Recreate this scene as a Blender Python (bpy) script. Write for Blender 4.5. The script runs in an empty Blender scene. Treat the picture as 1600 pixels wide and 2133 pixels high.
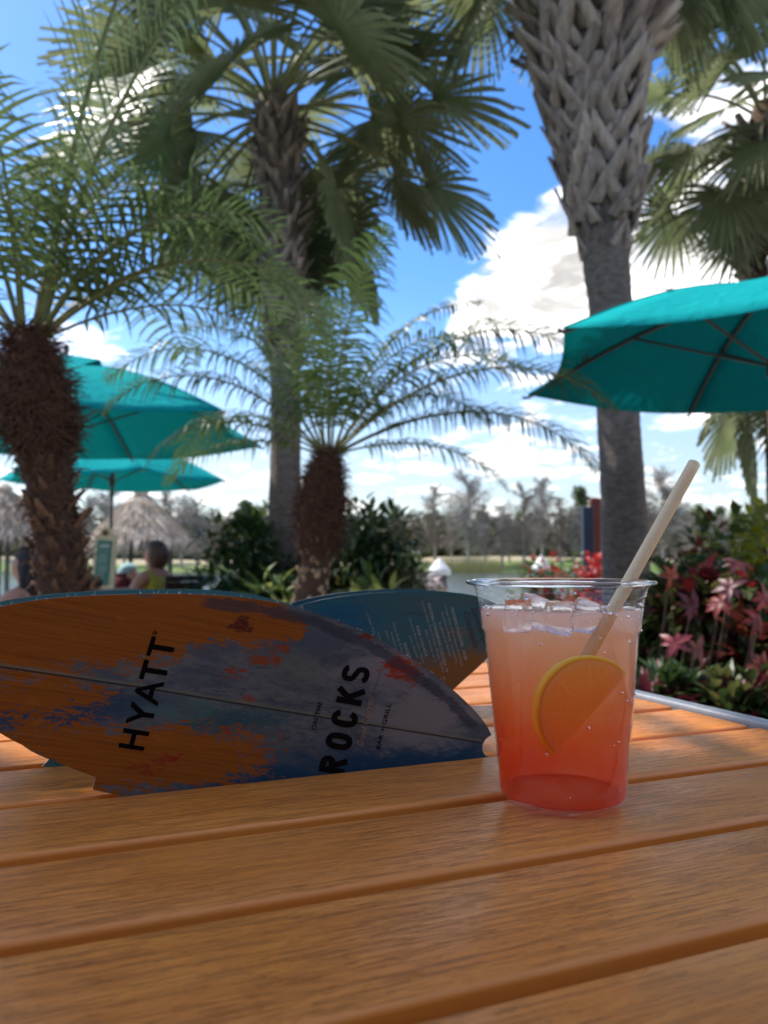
import bpy, bmesh, math, random
from mathutils import Vector, Matrix, Quaternion, noise as mnoise
R = math.radians
SC = bpy.context.scene
COL = SC.collection
# ------------------------------------------------------------------ camera
F, CX, CY, YH = 1603.0, 800.0, 1066.5, 1170.0      # focal length, centre and horizon in photo pixels
TOPZ = 0.92                                        # table top
CAMZ = TOPZ + 0.123
TH = math.atan((YH - CY) / F)
cam = bpy.data.cameras.new('camera')
camo = bpy.data.objects.new('camera', cam); COL.objects.link(camo)
camo.location = (0, 0, CAMZ)
camo.rotation_euler = (R(90) + TH, 0, 0)
cam.sensor_fit = 'HORIZONTAL'; cam.sensor_width = 36.0; cam.lens = 36.0 * F / 1600.0
cam.clip_start = 0.01; cam.clip_end = 6000
cam.dof.use_dof = True; cam.dof.focus_distance = 0.425; cam.dof.aperture_fstop = 15.0
SC.camera = camo
# ------------------------------------------------------------------ world, sun, exposure
SUN_EL, SUN_AZ = R(53), R(-60)                     # azimuth from +Y towards +X
SUN_DIR = Vector((math.sin(SUN_AZ) * math.cos(SUN_EL), math.cos(SUN_AZ) * math.cos(SUN_EL), math.sin(SUN_EL)))


def ray(x, y):
    a, b = (x - CX) / F, -(y - CY) / F
    return Vector((a, math.cos(TH) - b * math.sin(TH), math.sin(TH) + b * math.cos(TH)))


def at(x, y, Y):                                   # photo pixel + distance ahead -> point
    r = ray(x, y); r = r * (Y / r.y)
    return Vector((r.x, r.y, r.z + CAMZ))


class NT:
    """small node-tree helper"""
    def __init__(s, tree): s.t = tree; s.n = tree.nodes; s.l = tree.links
    def new(s, typ, **kw):
        nd = s.n.new(typ)
        for k, v in kw.items(): setattr(nd, k, v)
        return nd
    def put(s, sock, v):
        if isinstance(v, bpy.types.NodeSocket): s.l.new(v, sock)
        elif v is not None: sock.default_value = v
    def math(s, op, a, b=None, c=None, clamp=False):
        nd = s.new('ShaderNodeMath', operation=op); nd.use_clamp = clamp
        s.put(nd.inputs[0], a); s.put(nd.inputs[1], b)
        if c is not None: s.put(nd.inputs[2], c)
        return nd.outputs[0]
    def vmath(s, op, a, b=None, scale=None):
        nd = s.new('ShaderNodeVectorMath', operation=op)
        s.put(nd.inputs[0], a); s.put(nd.inputs[1], b)
        if scale is not None: s.put(nd.inputs['Scale'], scale)
        return nd.outputs['Value'] if op in ('LENGTH', 'DOT_PRODUCT', 'DISTANCE') else nd.outputs['Vector']
    def noise(s, vec, scale, detail=4, rough=.55, dist=0.0, out='Fac'):
        nd = s.new('ShaderNodeTexNoise'); s.put(nd.inputs['Vector'], vec)
        nd.inputs['Scale'].default_value = scale; nd.inputs['Detail'].default_value = detail
        nd.inputs['Roughness'].default_value = rough; nd.inputs['Distortion'].default_value = dist
        return nd.outputs[out]
    def ramp(s, fac, a, b, lo=0., hi=1., smooth=True):
        nd = s.new('ShaderNodeMapRange', interpolation_type='SMOOTHSTEP' if smooth else 'LINEAR')
        s.put(nd.inputs['Value'], fac); nd.inputs['From Min'].default_value = a; nd.inputs['From Max'].default_value = b
        nd.inputs['To Min'].default_value = lo; nd.inputs['To Max'].default_value = hi
        return nd.outputs['Result']
    def mix(s, fac, a, b, blend='MIX'):
        nd = s.new('ShaderNodeMix', data_type='RGBA', blend_type=blend)
        s.put(nd.inputs['Factor'], fac)
        for sock, v in ((nd.inputs['A'], a), (nd.inputs['B'], b)): pass
        ia = [i for i in nd.inputs if i.type == 'RGBA']
        s.put(ia[0], c4(a)); s.put(ia[1], c4(b))
        return [o for o in nd.outputs if o.type == 'RGBA'][0]
    def mapping(s, vec, scale=(1, 1, 1), loc=(0, 0, 0), rot=(0, 0, 0)):
        nd = s.new('ShaderNodeMapping'); s.put(nd.inputs['Vector'], vec)
        nd.inputs['Scale'].default_value = scale; nd.inputs['Location'].default_value = loc; nd.inputs['Rotation'].default_value = rot
        return nd.outputs['Vector']
    def bump(s, h, strength=.3, dist=.01, normal=None):
        nd = s.new('ShaderNodeBump'); nd.inputs['Strength'].default_value = strength; nd.inputs['Distance'].default_value = dist
        s.put(nd.inputs['Height'], h)
        if normal is not None: s.put(nd.inputs['Normal'], normal)
        return nd.outputs['Normal']
    def blob(s, vec, c, r):                        # 1 at c falling to 0 on the ellipse of radii r (r[i] None: ignore)
        d = s.vmath('SUBTRACT', vec, tuple(c))
        d = s.vmath('MULTIPLY', d, tuple(1.0 / q if q else 0.0 for q in r))
        return s.math('SUBTRACT', 1.0, s.vmath('LENGTH', d), clamp=True)


def c4(c):
    if isinstance(c, (tuple, list)) and len(c) == 3: return (c[0], c[1], c[2], 1.0)
    return c


world = bpy.data.worlds.new('World'); SC.world = world; world.use_nodes = True
w = NT(world.node_tree); w.n.clear()
tc = w.new('ShaderNodeTexCoord').outputs['Generated']
sky = w.new('ShaderNodeTexSky', sky_type='NISHITA'); sky.sun_disc = False
sky.sun_elevation = SUN_EL; sky.sun_rotation = SUN_AZ; sky.altitude = 10; sky.air_density = 1.0; sky.dust_density = 0.4; sky.ozone_density = 2.2
sep = w.new('ShaderNodeSeparateXYZ'); w.put(sep.inputs[0], tc)
hs = w.new('ShaderNodeHueSaturation'); w.put(hs.inputs['Saturation'], w.ramp(sep.outputs['Z'], 0.0, .35, .75, 1.32)); hs.inputs['Hue'].default_value = .506; w.put(hs.inputs['Value'], w.ramp(sep.outputs['Z'], 0.0, .30, .60, .70))
w.put(hs.inputs['Color'], sky.outputs['Color'])
zz = w.math('ADD', w.math('MAXIMUM', sep.outputs['Z'], 0.0), 0.16)
dv = w.new('ShaderNodeVectorMath', operation='DIVIDE'); w.put(dv.inputs[0], tc)
cmb = w.new('ShaderNodeCombineXYZ')
for i in range(3): w.put(cmb.inputs[i], zz)
w.put(dv.inputs[1], cmb.outputs[0])
lay = dv.outputs['Vector']
def cloudn(off):
    big_ = w.noise(w.mapping(lay, (1, 1, 1), off), 1.5, 4, .5, .2)
    fin = w.noise(w.mapping(lay, (1, 1, 1), off), 6.0, 8, .62, .6)
    return w.math('ADD', w.math('MULTIPLY', w.math('SUBTRACT', big_, .5), 1.1), w.math('MULTIPLY', w.math('SUBTRACT', fin, .5), 1.25))
n1 = cloudn((3.1, 1.7, .4)); n2 = cloudn((3.1 + .10 * SUN_DIR.x, 1.7 + .10 * SUN_DIR.y, .4 + .06))
bias = None
for (px, py, rr, amt) in ((1010, 590, .13, .26), (1180, 560, .13, .26), (1090, 640, .16, .22), (1170, 430, .08, .30), (1420, 330, .2, .32), (1500, 520, .16, .22),
                          (870, 400, .07, .27), (960, 480, .035, .30), (900, 640, .09, .20), (180, 640, .13, .34), (330, 560, .1, .14), (880, 690, .1, .25), (960, 130, .07, .20), (400, 860, .2, .16),
                          (850, 200, .34, -.55), (1030, 330, .13, -.40), (700, 470, .16, -.40), (120, 120, .40, -.55), (500, 300, .3, -.35), (800, -100, .3, -.2), (760, 600, .13, -.30), (1000, 760, .12, -.14), (620, 800, .2, -.12)):
    b = w.blob(tc, ray(px, py).normalized(), (rr * 1.25,) * 3)
    b = w.math('MULTIPLY', w.math('POWER', b, .8), amt * 1.1)
    bias = b if bias is None else w.math('ADD', bias, b)
low = w.ramp(sep.outputs['Z'], .0, .30, .02, 0.0)
dens = w.math('ADD', w.math('ADD', n1, bias), low)
cov = w.ramp(dens, -.05, .30)
shade = w.math('MULTIPLY', w.ramp(w.math('SUBTRACT', n2, n1), -.16, .18, 1.0, .36), w.ramp(w.math('ADD', bias, n1), .05, .60, 1.0, .62))
cloudc = w.new('ShaderNodeMix', data_type='RGBA', blend_type='MULTIPLY'); cloudc.inputs['Factor'].default_value = 1.0
ia = [i for i in cloudc.inputs if i.type == 'RGBA']; ia[0].default_value = (8.8, 8.55, 8.3, 1); w.put(ia[1], shade)
skycol = w.mix(cov, hs.outputs['Color'], [o for o in cloudc.outputs if o.type == 'RGBA'][0])
bg = w.new('ShaderNodeBackground'); bg.inputs['Strength'].default_value = 0.15
w.put(bg.inputs['Color'], w.mix(1.0, skycol, w.ramp(sep.outputs['Z'], 0.0, .28, .70, 1.0), 'MULTIPLY'))
wo = w.new('ShaderNodeOutputWorld'); w.put(wo.inputs['Surface'], bg.outputs[0])

sl = bpy.data.lights.new('sun', 'SUN'); sl.energy = 2.8; sl.angle = R(0.5); sl.color = (1, .95, .87)
so = bpy.data.objects.new('sun', sl); COL.objects.link(so)
so.rotation_euler = SUN_DIR.to_track_quat('Z', 'Y').to_euler(); so.location = (0, 0, 30)
SC.view_settings.view_transform = 'Standard'; SC.view_settings.look = 'None'
SC.view_settings.exposure = 1.3; SC.view_settings.gamma = 1.0; SC.view_settings.use_curve_mapping = False
SC.render.engine = 'CYCLES'
SC.cycles.use_denoising = True
SC.cycles.max_bounces = 24; SC.cycles.transparent_max_bounces = 16; SC.cycles.transmission_bounces = 10; SC.cycles.glossy_bounces = 5; SC.cycles.diffuse_bounces = 4
SC.cycles.caustics_reflective = False; SC.cycles.caustics_refractive = True; SC.cycles.blur_glossy = .5
SC.cycles.sample_clamp_indirect = 6
SC.cycles.volume_bounces = 20; SC.cycles.volume_max_steps = 256

# ------------------------------------------------------------------ materials
MATS = {}


def mat_new(name):
    m = bpy.data.materials.new(name); m.use_nodes = True
    t = NT(m.node_tree); p = m.node_tree.nodes['Principled BSDF']
    MATS[name] = m
    return m, t, p


def pm(name, c1, c2=None, scale=6, rough=.6, bump=0, bscale=None, stretch=(1, 1, 1), metal=0, spec=.5, trans=0, vary=0.0, bdist=.01, coat=0):
    """principled surface whose colour wanders between c1 and c2; trans = share of light let through (leaves, cloth)"""
    m, t, p = mat_new(name)
    tcn = t.new('ShaderNodeTexCoord').outputs['Object']
    v = t.mapping(tcn, stretch)
    col = c4(c1)
    if c2 is not None:
        f = t.ramp(t.noise(v, scale, 6, .6), .3, .7)
        col = t.mix(f, c1, c2)
    if vary:
        oi = t.new('ShaderNodeObjectInfo').outputs['Random']
        col = t.mix(1.0, col, t.ramp(oi, 0, 1, 1 - vary, 1 + vary * .6, False), 'MULTIPLY')
    t.put(p.inputs['Base Color'], col)
    p.inputs['Roughness'].default_value = rough; p.inputs['Metallic'].default_value = metal
    p.inputs['Specular IOR Level'].default_value = spec; p.inputs['Coat Weight'].default_value = coat
    if bump:
        t.put(p.inputs['Normal'], t.bump(t.noise(v, bscale or scale * 3, 6, .65), bump, bdist))
    if trans:
        tr = t.new('ShaderNodeBsdfTranslucent'); t.put(tr.inputs['Color'], col)
        ms = t.new('ShaderNodeMixShader'); ms.inputs[0].default_value = trans
        t.put(ms.inputs[1], p.outputs[0]); t.put(ms.inputs[2], tr.outputs[0])
        t.put(t.n['Material Output'].inputs['Surface'], ms.outputs[0])
    return m


# ------------------------------------------------------------------ mesh builder
class MB:
    def __init__(s): s.v = []; s.f = []; s.mi = []; s.m = 0
    def add(s, vs, fs):
        o = len(s.v); s.v += [tuple(q) for q in vs]; s.f += [tuple(i + o for i in f) for f in fs]; s.mi += [s.m] * len(fs)
        return s
    def box(s, c, d, rot=None):
        c = Vector(c); hx, hy, hz = d[0] / 2, d[1] / 2, d[2] / 2
        vs = [Vector((x, y, z)) for x in (-hx, hx) for y in (-hy, hy) for z in (-hz, hz)]
        if rot is not None: vs = [rot @ q for q in vs]
        return s.add([c + q for q in vs], [(0, 1, 3, 2), (4, 6, 7, 5), (0, 4, 5, 1), (2, 3, 7, 6), (0, 2, 6, 4), (1, 5, 7, 3)])
    def tube(s, pts, rad, n=8, cap=True):
        pts = [Vector(p) for p in pts]
        if not isinstance(rad, (list, tuple)): rad = [rad] * len(pts)
        vs = []; ref = None
        for i, p in enumerate(pts):
            t = (pts[min(i + 1, len(pts) - 1)] - pts[max(i - 1, 0)]).normalized()
            if ref is None:
                ref = t.cross(Vector((0, 0, 1))) if abs(t.z) < .9 else t.cross(Vector((1, 0, 0)))
            a = (ref - t * ref.dot(t)).normalized(); ref = a; b = t.cross(a)
            for k in range(n):
                q = 2 * math.pi * k / n
                vs.append(p + (a * math.cos(q) + b * math.sin(q)) * rad[i])
        fs = [(i * n + k, i * n + (k + 1) % n, (i + 1) * n + (k + 1) % n, (i + 1) * n + k) for i in range(len(pts) - 1) for k in range(n)]
        if cap:
            fs.append(tuple(range(n - 1, -1, -1))); fs.append(tuple((len(pts) - 1) * n + k for k in range(n)))
        return s.add(vs, fs)
    def lathe(s, prof, n=48, c=(0, 0, 0), close=False):
        c = Vector(c); vs = []; m = len(prof)
        for r_, z in prof:
            for k in range(n):
                a = 2 * math.pi * k / n; vs.append(c + Vector((r_ * math.cos(a), r_ * math.sin(a), z)))
        rng = range(m if close else m - 1)
        return s.add(vs, [(i * n + k, i * n + (k + 1) % n, ((i + 1) % m) * n + (k + 1) % n, ((i + 1) % m) * n + k) for i in rng for k in range(n)])
    def mesh(s, name, mats, smooth=False):
        me = bpy.data.meshes.new(name); me.from_pydata(s.v, [], s.f)
        for m in (mats if isinstance(mats, (list, tuple)) else [mats]): me.materials.append(m)
        if max(s.mi, default=0) > 0: me.polygons.foreach_set('material_index', s.mi)
        if smooth: me.polygons.foreach_set('use_smooth', [True] * len(me.polygons))
        me.update(); return me
    def build(s, name, mats, parent=None, smooth=False, loc=None):
        return link(name, s.mesh(name, mats, smooth), parent, loc)


def link(name, data, parent=None, loc=None, mw=None):
    o = bpy.data.objects.new(name, data); COL.objects.link(o)
    if parent is not None: o.parent = parent
    if loc is not None: o.location = loc
    if mw is not None: o.matrix_local = mw
    return o


def thing(name, label, cat, loc=(0, 0, 0), rz=0.0, group=None):
    o = bpy.data.objects.new(name, None); COL.objects.link(o); o.empty_display_size = .1
    o.location = loc; o.rotation_euler = (0, 0, rz)
    return tag(o, label, cat, group)


def tag(o, label, cat, group=None, kind=None):
    o['label'] = label; o['category'] = cat
    if group: o['group'] = group
    if kind: o['kind'] = kind
    return o


def struct(o): o['kind'] = 'structure'; return o


def bevel(o, width, seg=3):
    md = o.modifiers.new('bevel', 'BEVEL'); md.width = width; md.segments = seg; md.limit_method = 'ANGLE'; md.angle_limit = R(40)
    return o


def applied(o):                                    # bake modifiers into the mesh
    dg = bpy.context.evaluated_depsgraph_get()
    me = bpy.data.meshes.new_from_object(o.evaluated_get(dg)); o.modifiers.clear(); o.data = me
    return o


rnd = random.Random(7)

# ================================================================== LARGE STRUCTURE: ground, lake, far bank
def ground_h(x, y):
    h = 0.0
    if y > 13: h -= 1.6 * min(1, (y - 13) / 6.0)
    if y > 120:
        k = min(1, (y - 120) / 50.0); h = -1.6 + k * k * (3 - 2 * k) * (3.2 + .5 * math.sin(x * .05))
    if y > 120: h += .25 * math.sin(x * .11 + y * .07)
    return h


g = MB()
ys = [-60, -20, -5, 0, 3, 6, 9, 12, 13, 14, 15, 17, 19, 30, 60, 110] + [120 + 4 * i for i in range(16)] + [200, 240, 320, 500, 900, 1800, 3500]
xs = [-3500, -1600, -800, -400] + [-250 + 12.5 * i for i in range(41)] + [400, 800, 1600, 3500]
g.add([(x, y, ground_h(x, y)) for y in ys for x in xs], [(j * len(xs) + i, j * len(xs) + i + 1, (j + 1) * len(xs) + i + 1, (j + 1) * len(xs) + i) for j in range(len(ys) - 1) for i in range(len(xs) - 1)])
m, t, p = mat_new('ground')
tcn = t.new('ShaderNodeTexCoord').outputs['Object']
sp = t.new('ShaderNodeSeparateXYZ'); t.put(sp.inputs[0], tcn)
gn = t.noise(tcn, 3.0, 6, .6)
patio = t.mix(t.ramp(gn, .3, .7), (.30, .25, .20), (.22, .18, .15))
bigg = t.noise(t.mapping(tcn, (.5, 1.4, 1)), .07, 5, .6)
grass = t.mix(t.ramp(bigg, .42, .58), (.09, .15, .02), (.14, .19, .035))
straw = t.mix(t.ramp(gn, .3, .7), (.36, .29, .17), (.28, .24, .14))
far = t.mix(t.ramp(t.math('ADD', sp.outputs['Y'], t.math('MULTIPLY', t.math('SUBTRACT', bigg, .5), 40.0)), 148, 158), grass, straw)
col = t.mix(t.ramp(sp.outputs['Y'], 12.5, 14.5), patio, t.mix(t.ramp(sp.outputs['Y'], 118, 121), (.12, .13, .05), far))
t.put(p.inputs['Base Color'], col); p.inputs['Roughness'].default_value = .9
t.put(p.inputs['Normal'], t.bump(gn, .5, .02))
struct(g.build('ground', m, smooth=True))

m, t, p = mat_new('lake_water')
tcn = t.new('ShaderNodeTexCoord').outputs['Object']
wn = t.noise(t.mapping(tcn, (.6, 1.6, 1)), 1.6, 5, .6)
wn2 = t.noise(t.mapping(tcn, (.15, .5, 1)), .5, 3, .5)
p.inputs['Base Color'].default_value = (.05, .075, .08, 1); p.inputs['Roughness'].default_value = .08; p.inputs['IOR'].default_value = 1.33
t.put(p.inputs['Normal'], t.bump(t.math('ADD', wn, wn2), .5, .12))
wt = MB(); wt.add([(-400, 15.3, -.75), (400, 15.3, -.75), (400, 137, -.75), (-400, 137, -.75)], [(0, 1, 2, 3)])
struct(wt.build('lake', m))

# ================================================================== TABLE
PHI = R(68); D2 = Vector((math.sin(PHI), math.cos(PHI), 0)); N2 = Vector((-math.cos(PHI), math.sin(PHI), 0))
GAP0, PITCH, GAPW = 0.1965, 0.0798, 0.0092        # far edge of the nearest plank seen, plank pitch, gap between planks
S_END, S_START = 0.478, -0.62


def tb(s, p_, z=0.0):                              # table coordinates -> point
    q = D2 * s + N2 * p_
    return Vector((q.x, q.y, TOPZ + z))


m, t, p = mat_new('plank_wood')
tcn = t.new('ShaderNodeTexCoord').outputs['Object']
oi = t.new('ShaderNodeObjectInfo').outputs['Random']
off = t.new('ShaderNodeCombineXYZ'); t.put(off.inputs[0], t.math('MULTIPLY', oi, 13.0)); t.put(off.inputs[1], t.math('MULTIPLY', oi, 7.3))
v = t.vmath('ADD', tcn, off.outputs[0])
streak = t.noise(t.mapping(v, (6, 230, 230)), 1.0, 5, .6, .3)
wide = t.noise(t.mapping(v, (3.5, 22, 22)), 1.0, 4, .55, .2)
blot = t.noise(v, 16, 5, .62)
col = t.mix(t.ramp(wide, .3, .72), (.77, .272, .044), (.67, .205, .027))
col = t.mix(t.math('MULTIPLY', t.ramp(streak, .45, .72), .28), col, (.40, .11, .02))
col = t.mix(t.math('MULTIPLY', t.ramp(blot, .52, .75), .35), col, (.74, .29, .06))
groove = t.noise(t.mapping(v, (60, 1150, 1150)), 1.0, 3, .55, .5)
groove2 = t.noise(t.mapping(v, (30, 820, 820)), 1.0, 3, .5, .25)
gr = t.ramp(groove, .53, .575)
gr2 = t.ramp(groove2, .545, .58)
gmask = t.ramp(t.noise(v, 7.0, 3, .5), .35, .6, .25, 1.0)
hgt = t.math('MULTIPLY', t.math('ADD', t.math('MULTIPLY', gr, .7), gr2), gmask)
nz = t.new('ShaderNodeSeparateXYZ'); t.put(nz.inputs[0], t.new('ShaderNodeNewGeometry').outputs['True Normal'])
flatm = t.ramp(nz.outputs['Z'], .95, .995)
hgt = t.math('MULTIPLY', hgt, flatm)
col = t.mix(t.math('MULTIPLY', t.math('MULTIPLY', gr2, t.math('MULTIPLY', gmask, flatm)), .42), col, (.20, .05, .012))
col = t.mix(1.0, col, t.ramp(oi, 0, 1, .88, 1.06, False), 'MULTIPLY')
spk = t.ramp(t.noise(v, 330, 2, .5), .74, .80)
col = t.mix(t.math('MULTIPLY', spk, .5), col, (.60, .40, .24))
t.put(p.inputs['Base Color'], col)
t.put(p.inputs['Roughness'], t.ramp(blot, .3, .7, .27, .42))
p.inputs['Specular IOR Level'].default_value = .42
nb = t.bump(t.math('SUBTRACT', 1.0, hgt), .9, .0009)
t.put(p.inputs['Normal'], t.bump(t.noise(v, 500, 3, .6), .10, .0005, nb))
WOOD = m
table = thing('patio_table', 'orange wood slatted patio table with grey metal edge, holding the iced drink', 'table', (0, 0, 0), math.pi / 2 - PHI)
# local x of the table = along planks, local y = across
NPL = 11; P_FIRST = GAP0 - 4 * PITCH
pw = PITCH - GAPW
bmh = bmesh.new(); bmesh.ops.create_cube(bmh, size=1.0)
bmesh.ops.scale(bmh, vec=(S_END - S_START, pw, .026), verts=bmh.verts)
bmesh.ops.bevel(bmh, geom=bmh.edges[:], offset=.0026, segments=4, affect='EDGES', profile=.5)
pme = bpy.data.meshes.new('plank'); bmh.to_mesh(pme); bmh.free(); pme.materials.append(WOOD)
pme.polygons.foreach_set('use_smooth', [True] * len(pme.polygons))
NPLANKS = 14
for i in range(NPLANKS):
    far = P_FIRST + i * PITCH
    o = link('plank', pme, table, ((S_END + S_START) / 2, far - pw / 2, TOPZ - .013 + rnd.uniform(-.0006, .0006)))
P_NEAR = P_FIRST - PITCH; P_FAR = P_FIRST + (NPLANKS - 1) * PITCH
METAL = pm('grey_powder_metal', (.17, .19, .21), (.21, .23, .25), 60, .42, .12, 300, spec=.5)
for nm, c, d in (('edge_rail', (S_END + .0085, (P_NEAR + P_FAR) / 2, TOPZ - .014), (.015, P_FAR - P_NEAR + .03, .036)),
                 ('edge_rail', (S_START - .0085, (P_NEAR + P_FAR) / 2, TOPZ - .014), (.015, P_FAR - P_NEAR + .03, .036)),
                 ('edge_rail', ((S_END + S_START) / 2, P_FAR + .0085, TOPZ - .0165), (S_END - S_START, .011, .036)),
                 ('edge_rail', ((S_END + S_START) / 2, P_NEAR - .0015, TOPZ - .0165), (S_END - S_START, .011, .036))):
    b = MB().box(c, d).build(nm, METAL, table); bevel(b, .004)
MB().box(((S_END + S_START) / 2, (P_NEAR + P_FAR) / 2, TOPZ - .060), (S_END - S_START - .03, P_FAR - P_NEAR - .03, .010)).build('gap_shade_panel', pm('black_gap_shade', (.015, .014, .013), None, rough=.8), table)  # black sheet added below the planks to deepen the shade in their gaps
for s_ in (S_START + .12, -.07, S_END - .12):
    MB().box((s_, (P_NEAR + P_FAR) / 2, TOPZ - .0405), (.04, P_FAR - P_NEAR - .01, .026)).build('support_bar', METAL, table)
for s_ in (S_START + .03, S_END - .03):
    for q in (P_NEAR + .05, P_FAR - .05):
        MB().box((s_, q, (TOPZ - .05) / 2), (.045, .045, TOPZ - .05)).build('leg', METAL, table)

# ================================================================== MENUS (surfboard-shaped cards stood in the gaps between planks)
def plane_px(x, y, p_):                            # photo pixel -> (along plank, height) on the upright plane over the line p_
    r = ray(x, y); k = p_ / (N2.x * r.x + N2.y * r.y)
    return ((D2.x * r.x + D2.y * r.y) * k, r.z * k + CAMZ - TOPZ)


def card_matrix(p_):
    o = N2 * p_
    return Matrix(((D2.x, 0, -N2.x, o.x), (D2.y, 0, -N2.y, o.y), (0, 1, 0, TOPZ), (0, 0, 0, 1)))


def smooth_closed(pts, keep, sub=5):               # Catmull-Rom through pts; indices in keep stay sharp corners
    out = []; n = len(pts)
    for i in range(n):
        p0, p1, p2, p3 = pts[i - 1], pts[i], pts[(i + 1) % n], pts[(i + 2) % n]
        if i in keep: p0 = p1
        if (i + 1) % n in keep: p3 = p2
        if i in keep and (i + 1) % n in keep: out.append(p1); continue
        for k in range(sub):
            u = k / sub
            out.append(tuple(.5 * (2 * b + (c - a) * u + (2 * a - 5 * b + 4 * c - d) * u * u + (3 * b - a - 3 * c + d) * u ** 3) for a, b, c, d in zip(p0, p1, p2, p3)))
    return out


def card(name, pts, th, mats, parent, dz=0.0):
    n = len(pts); mb = MB()
    mb.v = [(x, y, dz) for x, y in pts] + [(x, y, dz - th) for x, y in pts]
    mb.f = [tuple(range(n)), tuple(range(2 * n - 1, n - 1, -1))]; mb.mi = [0, 1 if len(mats) > 2 else 0]
    e = len(mats) - 1
    for i in range(n): mb.f.append((i, i + n, (i + 1) % n + n, (i + 1) % n)); mb.mi.append(e)
    a = sum(pts[i][0] * pts[(i + 1) % n][1] - pts[(i + 1) % n][0] * pts[i][1] for i in range(n))
    if a < 0: mb.f = [tuple(reversed(f)) for f in mb.f]
    return mb.build(name, mats, parent)


PA, PB, PC = GAP0 + 3 * PITCH + .0035, GAP0 + 4 * PITCH + .0035, GAP0 + 5 * PITCH + .0035
A_px = [(-170, 1362), (-140, 1325), (-80, 1292), (0, 1264), (100, 1247), (200, 1240), (300, 1237), (400, 1237.5), (500, 1244), (600, 1260), (700, 1291), (800, 1338),
        (900, 1401), (970, 1461), (1008, 1503), (1024, 1531), (1011, 1541), (1005, 1556), (1008, 1570), (1018, 1577), (1014, 1590), (270, 1668), (240, 1655), (193, 1645), (199, 1619),
        (130, 1592), (60, 1559), (0, 1527), (-80, 1470), (-140, 1410)]
B_px = [(-175, 1350), (-140, 1312), (-80, 1279), (0, 1253), (100, 1238), (200, 1231), (300, 1227.5), (400, 1227.5), (480, 1232), (560, 1246), (650, 1276), (750, 1330), (830, 1395), (860, 1450),
        (862, 1535), (150, 1603), (87, 1597), (102, 1582), (50, 1555), (0, 1500), (-80, 1430), (-140, 1390)]
C_px = [(430, 1400), (470, 1345), (540, 1297), (609, 1267), (650, 1254), (694, 1245), (756, 1237), (834, 1232.5), (912, 1235.5), (990, 1244), (1030, 1256), (1058, 1285), (1056, 1325), (1013, 1374), (967, 1416),
        (905, 1472), (480, 1512)]
PAPER = pm('card_edge_white', (.80, .79, .74), None, rough=.8)


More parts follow.
